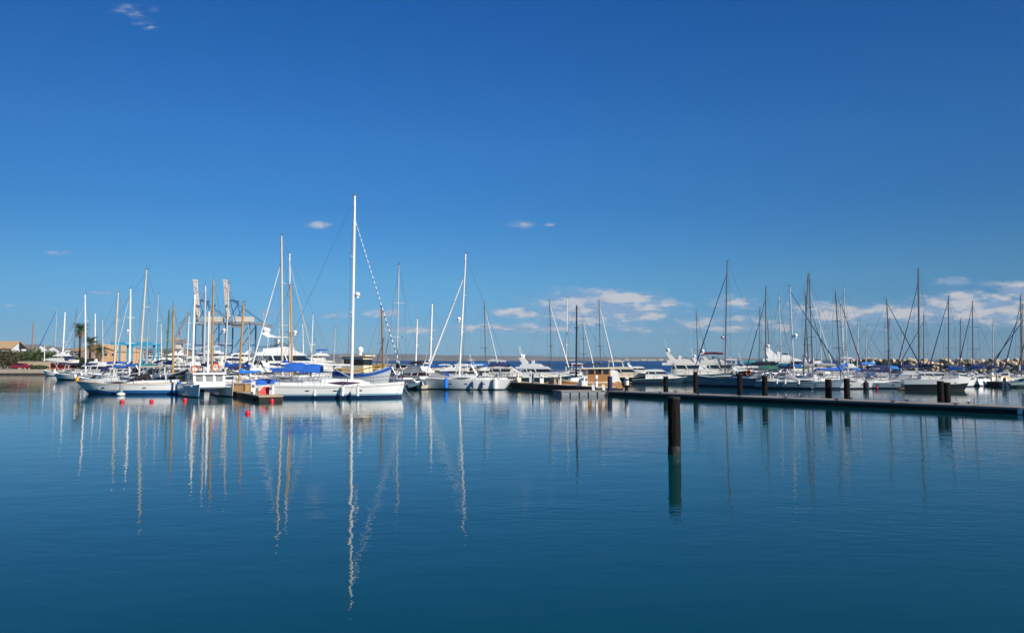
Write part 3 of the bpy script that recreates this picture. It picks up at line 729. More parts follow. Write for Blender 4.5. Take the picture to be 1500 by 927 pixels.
# long white cruiser nearest the camera, middle left
main, hm, xm = S('largest front white sailing yacht with blue boom covers and tallest mast', 494, 70.3, 11.7, 5, 515, 287, B=3.6, fb=(1.12, 1.05, 1.33), line='greyline', boot='boot_light', bottom='boot_navy', boot_z=.38, bot_z=.24, mastm='mast_white', mast_r=.125,
    furl='bluehull', furl_striped=True, furl_top=.88, bimini=None, hood=None, window='glass_violet', over_b=.25, over_s=.35, radar=.455, wheel=True, roof=.62, tw=.80, rake=-.1, spreaders=2, boom=1.45, boom_h=1.05, furl_r=.050)
for x in (-.30, -.18):
    mb = MB(); mb.arc_canvas(x * 11.7 - .9, x * 11.7 + .75, 1.25, 1.16 + 1.45 + (.1 if x < -.2 else 0), .25, 'canvas_blue', droop=.45); mb.build('cockpit_tent', main)
    mb = MB()
    for sd in (1, -1): mb.tube([(x * 11.7, sd * 1.2, 1.1), (x * 11.7 - .7, sd * 1.2, 2.5)], .02, 'steel', 5); mb.tube([(x * 11.7, sd * 1.2, 1.1), (x * 11.7 + .6, sd * 1.2, 2.5)], .02, 'steel', 5)
    mb.build('tent_frame', main)
for q, (px, m) in enumerate(((461, 'fender_white'), (502, 'fender_white'), (524, 'fender_white'))):
    t = (px - 398) / 192; yf = 68.55 - .12 * q
    fender(px, yf, .62, .85, .13, m, ['white fender hung aft on the largest front sailing yacht', 'white fender amidships on the largest front sailing yacht', 'white fender just ahead of the tallest mast'][q], 'fender_navy', 'fenders of the largest front yacht')

S('white front sailing yacht with brown toe rail and broad blue waterline band', 188, 78.2, 10.6, 180, 203, 395, B=3.1, fb=(1.22, 1.08, 1.36), line='greyline', boot='boot_blue', bottom='boot_navy', boot_z=.40, bot_z=.12, railm='goldline', mastm='mast_beige', deckm='white',
    hood='canvas_black', over_b=1.5, over_s=-.5, cover=None, boom=.8, roof=.40, tw=.62, rake=.5)
SBX = lambda name, px, Y, z, d, mat, label, cat, rz=0: tag((lambda o: (setattr(o, 'location', at(px, Y, z)), o)[1])(MB().box((0, 0, d[2] / 2), d, mat, rz).build(name, smooth=False)), label, cat)
fender(113.5, 78.2, 1.35, .65, .15, 'yellow', 'yellow mooring float hung at the bow of the brown railed yacht')
fender(177.5, 76.0, .55, 1.0, .15, 'canvas_grey', 'grey fender on the side of the brown railed yacht above a buoy')
fender(263, 77.0, .75, .95, .17, 'fender_blue', 'bright blue fender between the catamaran and the brown railed yacht')

S('white sailing sloop with one blue and one big white fender by the wooden pier', 686, 90.2, 9.9, 174, 672.5, 372, B=3.3, fb=(1.25, 1.25, 1.42), boot='antifoul_black', boot_z=.10, mastm='mast_white', mast_r=.11, window='glass_green', over_b=.3, over_s=.9, roof=.55, tw=.78,
    furl='sailcloth', furl_top=.82, bimini='canvas_navy', boom=.75, radar=.46, rake=.7, furl_r=.12, wheel=True)
fender(653, 88.2, .68, 1.15, .25, 'fender_blue', 'fat bright blue fender on the white sloop by the wooden pier', 'fender_blue')
fender(692, 88.4, .52, .72, .12, 'fender_navy', 'left of two thin navy fenders on the sloop by the pier')
fender(706, 88.4, .52, .72, .12, 'fender_navy', 'right of two thin navy fenders on the sloop by the pier')
fender(725, 88.3, .66, 1.3, .27, 'canvas_white', 'fat off white fender near the stern of the sloop by the pier', 'canvas_grey')

# catamaran, bows towards the camera
base = at(303, 73.5, 0); cat = empty('catamaran', (base.x, base.y, 0), -57, 'small white catamaran with bows towards the camera and square wheelhouse', 'catamaran')
cat.scale = (.95, 1.0, .92)
hc = Hull(7.8, 1.25, 1.05, 1.05, 1.30, .8, .25, .2, .80, 2.2, .35)
for sd in (1, -1):
    o = weld(hc.mesh('white', 'antifoul_black', .10, 'antifoul_black').build('hull', cat)); o.location.y = sd * 1.42
    o2 = hc.deck_mesh('white').build('hull_deck', cat); o2.location.y = sd * 1.42
    for f in (.45, .62):
        x, y, z = hc.pt(f, .60)
        for q in (1, -1): MB().sphere((x, sd * 1.42 + q * y, z), (.45 if f > .5 else .3, .02, .06), 'glass', 10, 6).build('porthole', cat)
MB().box((-.5, 0, .92), (6.0, 2.2, .26), 'hull_shade_teal').build('bridge_deck', cat)
MB().prism([(-3.4, 1.02), (2.5, 1.02), (2.5, 1.16), (-3.4, 1.16)], lambda x, z: 1.85, 'white').build('foredeck', cat)
MB().prism([(-2.4, 1.15), (1.2, 1.15), (1.05, 1.45), (-2.4, 1.45)], lambda x, z: 1.35, 'white').build('cabin', cat)
MB().prism([(-2.3, 1.45), (1.0, 1.45), (.72, 2.15), (-2.3, 2.15)], lambda x, z: 1.28, 'glass_pale').build('window', cat)
for y in (-1.28, -.45, .42, 1.28):
    mb = MB(); mb.loft([[(1.06, y - .09, 1.42), (1.06, y + .09, 1.42), (.9, y + .09, 1.42), (.9, y - .09, 1.42)], [(.78, y - .09, 2.2), (.78, y + .09, 2.2), (.6, y + .09, 2.2), (.6, y - .09, 2.2)]], 'white'); mb.build('window_post', cat)
for x in (-2.3, -1.1, .1):
    for y in (-1.29, 1.29): MB().box((x, y, 1.8), (.35, .06, .78), 'white').build('window_post', cat)
MB().prism([(-2.6, 2.15), (1.1, 2.15), (.9, 2.30), (-2.4, 2.34)], lambda x, z: 1.45, 'white').build('roof', cat)
MB().tube([(.2, 0, 2.3), (.15, 0, zat(445, 73)),], [.10, .075], 'mast_white', 8).build('mast', cat)
MB().tube([(.1, 0, 2.9), (-2.6, 0, 3.0)], .07, 'mast_white', 6).build('boom', cat)
mb = MB(); mb.tube([(.05, 0, 3.05), (-2.5, 0, 3.13)], [.17, .11], 'canvas_navy', 7); mb.build('sail_cover', cat)
for sd in (1, -1):
    mb = MB()
    for k in range(4): mb.tube([(2.9 - 1.4 * k, sd * 1.9, 1.1), (2.9 - 1.4 * k, sd * 1.9, 1.72)], .018, 'steel', 4)
    mb.tube([(3.6, sd * 1.5, 1.75), (2.9, sd * 1.9, 1.72), (-1.3, sd * 1.9, 1.72)], .016, 'steel', 4); mb.tube([(3.6, sd * 1.5, 1.75), (3.6, sd * 1.35, 1.2)], .016, 'steel', 4); mb.build('guard_rail', cat)
MB().tube([(3.6, -1.3, 1.0), (3.6, 1.3, 1.0)], .07, 'alloy', 6).build('crossbeam', cat)
def lifebuoy(px, Y, z, label, rz=20):
    mb = MB(); r = .30; pts = [(r * math.cos(a * math.pi / 8 ), 0, r * math.sin(a * math.pi / 8)) for a in range(-3, 12)]
    mb.tube(pts, .075, 'orange', 7); o = mb.build('lifebuoy'); o.location = at(px, Y, z); o.rotation_euler = (0, 0, R(rz)); tag(o, label, 'lifebuoy')
lifebuoy(286, 74.5, 2.45, 'orange horseshoe lifebuoy above the left hull of the catamaran')
lifebuoy(316, 74.6, 2.62, 'orange horseshoe lifebuoy above the catamaran wheelhouse roof')

# dark double-ender with pale rail, wooden mast
S('black hulled wooden ketch with pale bulwark and varnished mast', 254, 88, 8.5, -48, 253, 448, B=3.2, fb=(2.2, 1.9, 3.2), top_m='blackhull', railm='offwhite', line='blackhull', boot='antifoul_black', mastm='goldwood', mast_r=.12, deckm='teak', over_b=.8, over_s=-.6, tw=.55, roof=.5,
  cover='canvas_blue', bimini='canvas_navy', furl=None, spreaders=1, rake=.3, name='wooden_ketch')
# blue and white fishing boat, bow right
base = at(533, 84, 0); fb_ = empty('fishing_boat', (base.x, base.y, 0), -22, 'white fishing boat with blue rail band and yellow gunwale behind the tallest mast', 'fishing boat')
fb_.scale = (1, 1, 1.22)
hf = Hull(6.8, 2.6, 1.75, 1.55, 2.35, .6, .7, -.3, .8, 2.1, .45)
weld(hf.mesh('greywhite', 'antifoul_red', .15, 'antifoul_red', 'canvas_blue', (.80, .98), 'canvas_blue').build('hull', fb_)); hf.deck_mesh('yellow').build('deck', fb_)
MB().prism([(-2.2, 1.4), (.5, 1.4), (.42, 3.0), (-2.2, 3.0)], lambda x, z: .85, 'cream').build('wheelhouse', fb_)
MB().prism([(-1.9, 2.25), (.475, 2.25), (.445, 2.75), (-1.9, 2.75)], lambda x, z: .862, 'glass').build('window', fb_)
MB().box((-.85, 0, 3.06), (3.2, 2.0, .12), 'cream').build('roof', fb_)
dome(fb_, (-.5, 0, 3.55), .34); MB().tube([(-1.4, 0, 3.1), (-1.4, 0, 5.2)], .05, 'mast_white', 6).build('mast', fb_)
MB().tube([(1.2, 0, 1.6), (2.4, 0, 4.6)], .05, 'alloy_dark', 6).build('derrick', fb_)
mb = MB()
for sd in (1, -1): mb.tube([(-3.2, sd * .9, 1.95), (0, sd * 1.28, 1.78), (2.6, sd * .75, 2.3)], .05, 'yellow', 5)
mb.build('gunwale', fb_)
tag(fender(524, 82.2, 1.0, .6, .16, 'tyre', 'black tyre fender low on the blue banded fishing boat'), cat='fender')

# wooden motor sailer at the pier
base = at(858, 86.5, 0); ws = empty('wooden_boat', (base.x, base.y, 0), 188, 'varnished wooden boat with brown deckhouse and cream roof behind the pontoon', 'wooden boat')
hw = Hull(7.4, 2.5, 1.05, .95, 1.55, .6, .9, -.3, .82, 2.1, .4)
weld(hw.mesh('varnish', 'antifoul_black', .25, 'antifoul_black', 'cream', (.86, .94), 'cream').build('hull', ws)); hw.deck_mesh('cream').build('deck', ws)
MB().prism([(-2.5, .9), (.25, .9), (.15, 1.75), (-2.5, 1.75)], lambda x, z: .92, 'varnish').build('deckhouse', ws)
MB().prism([(-2.35, 1.75), (.14, 1.75), (.06, 2.35), (-2.35, 2.35)], lambda x, z: .86, 'glass').build('window', ws)
for x in (-2.42, -1.6, -.78, .05):
    for sd in (1, -1): MB().box((x, sd * .88, 2.05), (.16, .08, .66), 'varnish').build('window_post', ws)
MB().prism([(-2.9, 2.35), (.6, 2.32), (.6, 2.42), (-2.9, 2.48)], lambda x, z: 1.12, 'cream').build('roof', ws)
MB().prism([(-3.6, .95), (-2.5, .95), (-2.5, 2.3), (-3.3, 2.1)], lambda x, z: .95, 'canvas_white').build('cockpit_canvas', ws)
MB().prism([(.3, .95), (1.9, 1.05), (1.7, 1.35), (.3, 1.5)], lambda x, z: .7, 'white').build('cabin', ws)
zt = zat(447, 86.5); MB().tube([(1.05, 0, .95), (.95, 0, zt)], [.115, .075], 'mast_black', 8).build('mast', ws)
MB().tube([(1.0, -1.0, zat(480, 86.5)), (1.0, 1.0, zat(480, 86.5))], .04, 'mast_black', 5).build('spreader', ws)
MB().tube([(.9, 0, 2.75), (-2.3, 0, 2.85)], .07, 'mast_black', 6).build('boom', ws)
for p in ((3.6, 0, 1.6), (-3.6, 0, 1.2)): MB().tube([(.95, 0, zt - .1), p], .014, 'wire', 4).build('stay', ws)
for sd in (1, -1): MB().tube([(.97, 0, zt - .4), (.9, sd * 1.15, 1.0)], .014, 'wire', 4).build('shroud', ws)
mb = MB(); mb.tube([(3.4, 0, 1.5), (5.0, 0, 1.85)], [.09, .05], 'cream', 6); mb.build('bowsprit', ws)
rib('small yellow inflatable dinghy at the bow of the varnished wooden boat', 818, 89.5, 2.7, 200, 'yellow', 'cream', False)

rib('dark teal inflatable dinghy beside the bow of the largest front yacht', 602, 90.5, 3.4, 62, 'rib_grey', 'greywhite', False)
SB('cream open motorboat with dark outboard beside the teal dinghy', 620, 90.5, 3.2, 88, 'cream', 'antifoul_black', False, None, False, True, name='motorboat')
MY('white motor yacht with wine red window covers and dark flybridge bimini', 604, 104, 7.6, 152, 2.9, 'white', 'white', 'canvas_wine', True, True, 1, 'canvas_black', 'canvas_wine', tall=1.05, wrap='canvas_white')

# ------------------------------------------------------------------ right side, front row
S('shade-tinted blue grey sloop stern towards pontoon with dark bimini and orange lifebuoy', 1074, 98.5, 10.6, 143, 1062, 384, B=3.3, fb=(1.15, 1.15, 1.5), top_m='bluegrey', line='boot_navy', boot_z=.22, mastm='alloy_dark', furl='canvas_navy', furl_top=.9, hood='canvas_black', bimini='canvas_black', wheel=True, radar=.33, over_b=.3, over_s=.5, rake=.5, tw=.82)  # shade of the hull side is painted into the blue grey
lifebuoy(1097, 93.6, 1.75, 'orange horseshoe lifebuoy on the stern rail of the blue grey sloop', -30)
S('shade-tinted teal grey sailing yacht with long cream deck and three small white fenders', 1172, 92, 9.6, -24, 1163, 420, B=3.1, fb=(1.0, .95, 1.3), top_m='bluegrey', line='boot_navy', boot_z=.22, mastm='alloy', furl='canvas_navy', furl_top=.95, cover='canvas_navy', bimini='canvas_green', hood='canvas_grey', radar=.46, rake=.25, roof=.5)  # hull colour holds the bluish shade of the near side
for q, px in enumerate((1138, 1150, 1170)):
    fender(px, 90.8 - .6 * q, .80, .5, .12, 'fender_white', ['leftmost of three small white fenders on the teal grey yacht', 'middle of three small white fenders on the teal grey yacht', 'rightmost of three small white fenders on the teal grey yacht'][q], 'fender_white', 'fenders of the teal grey yacht')
S('pale grey sailing yacht bow right behind the two middle pontoon piles', 1236, 92, 8.6, 8, 1232, 427, B=3.0, fb=(1.0, 1.0, 1.35), top_m='greywhite', boot_z=.16, mastm='alloy_dark', cover='canvas_blue', furl=None, rake=.45, over_b=.6)
tag(fender(1268.5, 89.6, .40, .95, .30, 'tyre', 'big black round fender at the bow of the pale grey yacht'), cat='fender')
fender(1284.5, 89.2, .22, .30, .12, 'buoy_red', 'small red fender float between two grey sailing yachts', 'buoy_red')
S('grey green sailing yacht with cream deck beside a white canopied boat', 1303, 93, 8.4, -8, 1304, 440, B=2.9, fb=(.9, .92, 1.2), top_m='bluegrey', boot_z=.16, mastm='alloy_dark', cover='canvas_navy', furl='canvas_navy', furl_top=.97, rake=.15, over_b=.7)
MY('white cabin motorboat wrapped in a cream canvas canopy', 1328, 96.5, 6.2, 165, 2.6, 'bluegrey', 'white', 'canvas_white', False, False, 0, None, None, tall=1.25, wrap='canvas_white', aftcanvas='canvas_white')
MY('white decked motorboat with painted black shade under the flare and long bow behind the pile pair', 1373, 87.5, 6.9, -16, 2.5, 'white', 'white', 'glass', False, False, 0, None, 'canvas_grey', low='blackhull', tall=.62, fs=1.15, fbow=1.5, boot='antifoul_black', rails=True, flare=.75)  # black lower hull paints in the shade beneath the flared side
SB('small white motorboat stern beyond the bow of the white decked motorboat', 1408, 99, 4.6, 12, 'white', 'boot_navy', True, None, False, False)

# ------------------------------------------------------------------ sailing yachts further back: label, px, Y, L, heading, mast px, top, options
STAY_FOOT = {1347: 1313, 1390.5: 1359, 1426.5: 1402, 1479: 1444, 1484: 1450, 1497.5: 1470, 1338: 1312, 1519: 1490, 1119: 1093, 1185: 1218, 1191: 1222, 1237: 1267, 1023: 1042, 808: 834, 856: 871, 880: 900, 711.5: 731, 581: 560, 425: 463, 413.5: 366, 189.5: 163, 1145: 1163}
for (label, px, Y, L, hd, mast, top, kw) in [
    # right side
    ('grey sloop with blue boom cover under the tallest mast near far right', 1346, 112, 11, 172, 1347, 395, dict(mastm='alloy_dark', cover='canvas_navy', furl='canvas_navy', mast_r=.12)),
    ('sloop with bright blue sail cover in front of the boulder breakwater', 1384, 107, 9.5, 170, 1390.5, 435, dict(cover='canvas_bright', furl='canvas_navy', furl_top=.97, mastm='alloy_dark')),
    ('blue covered sloop right of the bright blue sail cover against the boulders', 1420, 115, 9.2, 168, 1426.5, 443, dict(cover='canvas_blue', furl='canvas_navy', furl_top=.95, mastm='alloy_dark')),
    ('sloop with long blue cover behind the short pedestal pier at far right', 1468, 117, 9.5, 172, 1479, 430, dict(cover='canvas_blue', furl='canvas_navy', furl_top=.9, mastm='alloy_dark')),
    ('sloop with brown mast close behind the short pedestal pier', 1487, 123, 9.0, 170, 1484, 447, dict(mastm='brownpole', cover='canvas_navy', furl='canvas_navy')),
    ('rightmost fully visible sloop with wide blue boom cover', 1494, 114, 9.0, 175, 1497.5, 433, dict(cover='canvas_blue', furl='canvas_navy', mastm='alloy_dark')),
    ('sloop with short thin mast just left of the tall far right mast', 1334, 132, 9, 165, 1338, 460, dict(furl='canvas_navy', cover='canvas_navy', simple=True, mastm='alloy_dark')),
    ('sloop cut by the right edge of the view with only its furled sail showing', 1512, 113, 9.5, 172, 1519, 425, dict(furl='canvas_navy', cover='canvas_blue', simple=True, mastm='alloy_dark')),
    ('dark masted sloop right of the blue grey sloop with a green tarp', 1108, 117, 10.5, 158, 1119, 422, dict(cover='canvas_green', furl='canvas_navy', mastm='alloy_dark', bimini='canvas_teal')),
    ('small sloop with thin dark mast near the green tarp', 1112, 131, 8.5, 150, 1111.5, 452, dict(cover='canvas_blue', simple=True, mastm='alloy_dark', bimini='canvas_teal')),
    ('sloop with bare grey mast and thin stay above blue covers', 1148, 121, 9.5, 10, 1145, 434, dict(cover='canvas_blue', simple=True, furl='alloy_dark', furl_r=.04, mastm='alloy')),
    ('tall dark masted sloop crossed by other stays behind the cream deck yacht', 1182, 106, 11, 172, 1177, 403, dict(cover='canvas_grey', mastm='alloy_dark', furl=None, lean=-.5)),
    ('sloop with dark green furled headsail sloping right', 1190, 112, 10, 6, 1185, 427, dict(furl='canvas_green', cover='canvas_green', mastm='alloy_dark', furl_top=.97)),
    ('sloop with white furled headsail and the tallest mast of its cluster', 1196, 122, 11, 8, 1191, 400, dict(furl='sailcloth', furl_top=.82, cover='canvas_navy', mastm='alloy_dark', simple=True)),
    ('sloop with light grey mast right of the twin masts', 1248, 116, 10, 12, 1242, 422, dict(mastm='alloy', cover='canvas_blue', simple=True)),
    ('sloop with wine red furled headsail and blue cover', 1246, 101, 9, 8, 1237, 440, dict(furl='canvas_wine', furl_top=.98, cover='canvas_blue', mastm='alloy', furl_r=.07)),
    ('sloop with bright blue awning over its boom behind the pale grey yacht', 1268, 106, 8.5, 168, 1255, 470, dict(cover='canvas_bright', mastm='alloy', simple=True, bimini='canvas_bright')),
    ('sloop with navy awning in front of the left end of the boulders', 1293, 116, 9.5, 176, 1301, 468, dict(cover='canvas_navy', mastm='alloy_dark', simple=True, bimini='canvas_navy')),
    ('lone thin masted sloop among the motor yachts right of centre', 1026, 152, 9, 10, 1023, 456, dict(furl='alloy_dark', furl_r=.05, furl_top=.95, mastm='alloy_dark', simple=True)),
    # centre
    ('sloop with dark mast and white furled headsail left of the wooden boat', 816, 142, 10, 8, 808, 440, dict(furl='sailcloth', furl_top=.93, mastm='alloy_dark', cover='canvas_navy', simple=True, furl_r=.13)),
    ('sloop with plain white mast against the cloud bank', 832, 152, 10, 160, 829, 437, dict(mastm='mast_white', simple=True, cover='canvas_navy')),
    ('short dark masted sloop just right of the black mast', 861, 150, 8.5, 10, 856, 470, dict(furl='sailcloth', furl_top=.97, mastm='alloy_dark', cover='canvas_navy', simple=True, furl_r=.12)),
    ('sloop with dark mast and white furled sail behind the wooden deckhouse', 886, 142, 10, 8, 880, 440, dict(furl='sailcloth', furl_top=.93, mastm='alloy_dark', cover='canvas_navy', simple=True, furl_r=.13)),
    ('sloop with thin dark mast behind the white sloop at the pier', 718, 132, 9.5, 10, 711.5, 443, dict(furl='sailcloth', furl_top=.92, mastm='alloy_dark', cover='canvas_navy', simple=True, furl_r=.1)),
    ('sloop with thick white mast and one pair of spreaders near a blue cover', 630, 126, 9.5, 160, 629.5, 445, dict(mastm='mast_white', mast_r=.16, spreaders=1, cover='canvas_blue', simple=True)),
    ('sloop with shorter white mast left of the spreader mast', 610, 152, 8.5, 150, 608.5, 467, dict(mastm='mast_white', mast_r=.16, spreaders=1, simple=True)),
    ('grey sloop with tall slim mast right of the fishing boat', 578, 96, 10, 168, 581, 388, dict(mastm='alloy', furl='alloy', furl_r=.05, furl_top=.88, cover='canvas_black', simple=True)),
    ('ketch with reddish brown mast right of the fishing boat', 560, 99, 7.5, -30, 561.5, 450, dict(mastm='brownpole', mast_r=.13, simple=True, spreaders=0 or 1, cover='canvas_black')),
    # left cluster
    ('sloop with short white mast behind the blue cockpit tents', 456, 122, 8.5, 150, 455, 460, dict(mastm='mast_white', spreaders=1, simple=True)),
    ('white masted yacht with furled sail sloping right to the blue tents', 438, 101, 11, -4, 425, 372, dict(mastm='mast_white', mast_r=.11, furl='mast_beige', furl_top=.92, cover='canvas_navy', simple=True)),
    ('tall beige masted yacht with white furled sail sloping far left', 402, 96, 12, 176, 413.5, 345, dict(mastm='mast_beige', mast_r=.13, furl='sailcloth', furl_top=.82, cover='canvas_blue', rake=.2, lean=.6, furl_r=.08, fb=(1.0, .95, 1.2))),
    ('yacht with varnished golden mast next to the white mast', 430, 88, 9.0, 5, 428, 418, dict(mastm='goldwood', mast_r=.12, cover='canvas_blue', spreaders=1, simple=True, radar=.5)),
    ('yacht with orange wooden mast and blue boat cover', 372, 84, 9.0, 178, 350, 443, dict(mastm='goldwood', mast_r=.12, spreaders=1, wires=False, cover='canvas_bright', bimini='canvas_blue', simple=True, fb=(.9, .8, 1.0))),
    ('pale masted yacht right of the golden mast near the cranes', 336, 98, 10, 165, 329, 416, dict(mastm='mast_beige', cover='canvas_blue', simple=True, radar=.5)),
    ('yacht with tall golden mast behind the catamaran', 310, 95, 10.5, -70, 316, 409, dict(mastm='goldwood', mast_r=.12, cover='canvas_navy', simple=True)),
    ('yacht with leaning silver mast behind the catamaran', 296, 90, 10, -66, 301, 418, dict(mastm='alloy', mast_r=.12, cover='canvas_navy', simple=True, lean=-.2)),
    ('yacht with bright white mast and crosstrees left of the cranes', 284, 93, 9.5, -80, 283.5, 431, dict(mastm='mast_white', mast_r=.12, simple=True, cover='canvas_white')),
    ('sloop with slim green mast left of the wooden mast', 240, 134, 9, 150, 243.5, 455, dict(mastm='canvas_green', mast_r=.13, simple=True)),
    ('distant sloop with faint grey mast in the left cluster', 226, 152, 10.5, 160, 227, 431, dict(mastm='alloy', simple=True)),
    ('white masted yacht with furled sail sloping left behind the travel lift', 184, 121, 10.5, 176, 189.5, 423, dict(mastm='mast_white', mast_r=.13, furl='sailcloth', furl_top=.95, cover='canvas_navy', simple=True, radar=.5, rake=-.2)),
    ('yacht with beige mast left of the brown railed yacht mast', 165, 112, 10, 172, 166.5, 428, dict(mastm='mast_beige', mast_r=.12, simple=True, cover='canvas_blue', bimini='canvas_blue')),
    ('white masted yacht in front of the tall palm tree', 121, 132, 10, 176, 125.5, 431, dict(mastm='mast_white', mast_r=.12, simple=True, cover='canvas_navy', rake=-.5, furl='sailcloth', furl_r=.03)),
]:
    if mast in STAY_FOOT:   # heading follows from where the photographed headsail meets the bow
        m = at(mast, Y); J = .37 * L
        foot = lambda a: 750 + F * (m.x + J * math.cos(R(a))) / (Y + J * math.sin(R(a)))
        hd = min(range(5, 176), key=lambda a: abs(foot(a) - STAY_FOOT[mast]) + .02 * abs(a - 90) * 0)
        bx = m.x - .12 * L * math.cos(R(hd)); Y = Y - .12 * L * math.sin(R(hd)); px = 750 + F * bx / Y
    kw.setdefault('boom', rnd.uniform(.55, .85)); kw.setdefault('boom_h', rnd.uniform(.85, 1.35))
    S(label, px, Y, L, hd, mast, top, **kw)
# yachts laid up ashore on the hardstand
for (label, px, Y, L, hd, mast, top, kw) in [
    ('laid up sloop with short white mast behind the tan building', 142, 232, 9, 10, 139, 459, dict(mastm='mast_white', mast_r=.16)),
    ('laid up sloop with thin dark mast left of the palms', 104, 214, 9, 170, 107.5, 453, dict(mastm='alloy_dark')),
    ('laid up white hulled sloop with thick white mast', 92, 205, 9, 172, 91, 457, dict(mastm='mast_white', mast_r=.18)),
    ('laid up sloop with grey mast and blue furled sail sloping left', 74, 212, 9.5, 178, 79, 451, dict(mastm='alloy', furl='canvas_blue', furl_top=.97, furl_r=.10)),
    ('laid up boat with brown wooden mast left of the others', 46, 222, 8.5, 165, 45.5, 471, dict(mastm='brownpole', mast_r=.17, spreaders=1)),
]: S(label, px, Y, L, hd, mast, top, z0=GZ + 1.3, simple=True, boom=0, wires=True, dress=False, **kw)

# ------------------------------------------------------------------ motor yachts and small boats behind
MY('white cruiser laid up ashore with orange red bottom paint and blue bow cover', 84, 190, 8.2, 176, None, 'white', 'white', 'glass', True, True, 0, None, None, z0=GZ + 1.25, bottom='antifoul_red', boot='antifoul_red', aftcanvas='canvas_navy', rails=False)
SB('white sport boat with raked arch moored at the end of the quay', 84, 166, 5.8, 186, 'white', 'boot_navy', True, None, True, True, canvas='canvas_navy')
MY('white cabin cruiser with navy aft canvas beyond the brown railed yacht bow', 132, 140, 9.6, 174, None, 'white', 'white', 'glass', True, False, 0, None, None, tall=1.15, aftcanvas='canvas_navy')
SB('white open motorboat with navy canopy beside the quay end boats', 104, 154, 5.6, 170, 'offwhite', 'boot_navy', True, None, False, True, canvas='canvas_navy')
SB('white motorboat with blue bimini in the row behind the brown railed yacht', 160, 124, 6.4, 200, 'white', 'boot_blue', True, None, True, False, canvas='canvas_blue')
SB('grey runabout with steel arch in the row behind the brown railed yacht', 180, 112, 6.0, 215, 'greywhite', 'boot_navy', True, None, True, True)
SB('pale blue canopied motorboat between the sailing masts on the left', 196, 126, 5.6, 330, 'white', 'boot_blue', True, None, True, False, canvas='canvas_teal', cabin=True)
SB('motorboat under a blue boat cover behind the black ketch', 228, 112, 5.6, 350, 'offwhite', 'boot_blue', False, 'canvas_bright', False, False)
SB('white cuddy cruiser left of the black ketch', 222, 102, 5.4, 305, 'white', 'boot_navy', True, None, False, True, cabin=True, canvas='canvas_black')
MY('grey white cruiser with raked arch under the travel lift', 205, 150, 8.5, 195, None, 'greywhite', 'offwhite', 'glass', True, True, 1, None, 'canvas_grey')
MY('large white cruiser laid up behind the black ketch with two round windows', 272, 152, 10.5, 200, None, 'white', 'white', 'glass', True, False, 0, 'canvas_white', None)
MY('white yacht on the hard with blue stripe behind the wooden mast', 240, 178, 9.5, 185, None, 'white', 'offwhite', 'glass', True, True, 1, None, 'canvas_blue', line='bluehull')
MY('white cruiser with blue canvas top and white arch right of the catamaran', 344, 106, 7.4, 205, None, 'white', 'white', 'glass', False, True, 0, 'canvas_blue', None)
for (label, px, Y, L, hd, kw) in [('white cruiser ashore below the grey mobile crane', 250, 197, 9.5, 186, dict(fly=True, arch=True)), ('white yacht ashore with long roof under the left harbour crane', 300, 193, 11.5, 172, dict(fly=True, arch=False, hardtop=True)),
        ('white yacht ashore beneath the right harbour crane', 346, 190, 10.5, 188, dict(fly=False, arch=True)), ('white cruiser ashore behind the sloping white furled sail', 392, 194, 11.5, 176, dict(fly=True, arch=True, domes=1)), ('small white cruiser ashore right of the boat hoist', 222, 196, 8.0, 170, dict(fly=False, arch=True)),
        ('white cruiser ashore with blue canvas behind the superyacht bow', 462, 192, 9.0, 186, dict(fly=True, arch=False, canvas='canvas_blue'))]:
    MY(label, px, Y, L, hd, None, 'white', 'white', 'glass', z0=GZ + 1.2, rails=False, **kw)
MY('cream flybridge yacht behind the cranes side of the left cluster', 312, 140, 10.5, 190, None, 'white', 'white', 'glass', True, True, 1, 'canvas_white', None)
MY('white yacht with covered windscreen behind the orange wooden mast', 372, 122, 8.8, 182, None, 'white', 'white', 'glass', False, False, 0, None, 'canvas_white', hardtop=False)
MY('big white yacht with long dark windows left of the tall beige mast', 374, 152, 13.5, 184, None, 'white', 'white', 'glass', True, True, 2, None, None, hardtop=True, tall=1.25)
MY('largest white superyacht with raised bridge behind the twin tall masts', 432, 150, 18.5, 6, None, 'white', 'white', 'glass', True, True, 2, None, None, tall=1.18, hardtop=True)
MY('white yacht with black oval window amid the left cluster', 402, 118, 8.5, 176, None, 'white', 'white', 'glass', False, False, 0, None, 'canvas_black', tall=1.1)
MY('white flybridge yacht under cream storm covers left of the tallest mast', 474, 112, 8.6, 8, None, 'white', 'white', 'glass', True, False, 2, None, None, tall=1.15, wrap='canvas_white')
MY('low white cruiser between the superyacht and the blue tents', 436, 108, 7.6, 190, None, 'white', 'offwhite', 'glass', False, False, 0, 'canvas_navy', None)
SB('white motorboat with upturned bow behind the left wooden stage', 356, 82, 4.4, 250, 'offwhite', 'boot_navy', False, 'canvas_white', False, False)
SB('motorboat under a large blue cover beside the left wooden stage', 383, 78.5, 5.6, 200, 'offwhite', 'boot_blue', False, 'canvas_blue', False, False)
MY('white motor yacht with blue windscreen cover behind the white pier sloop', 664, 118, 7.8, 174, None, 'white', 'white', 'glass', False, False, 0, None, 'canvas_blue', hardtop=True)
SB('white motorboat with blue awning right of the pier sloop mast', 694, 124, 5.8, 165, 'white', 'boot_navy', True, None, False, False, canvas='canvas_bright', cabin=True)
SB('dark covered launch left of the white motor yacht behind the pier sloop', 640, 104, 5.4, 160, 'bluegrey', 'boot_navy', False, 'canvas_grey', False, False)
MY('cream topped motor yacht with shade painted hull behind the pier end', 742, 116, 9.6, -12, None, 'hull_shade_teal', 'offwhite', 'glass', False, False, 0, None, 'canvas_white', hardtop=True)
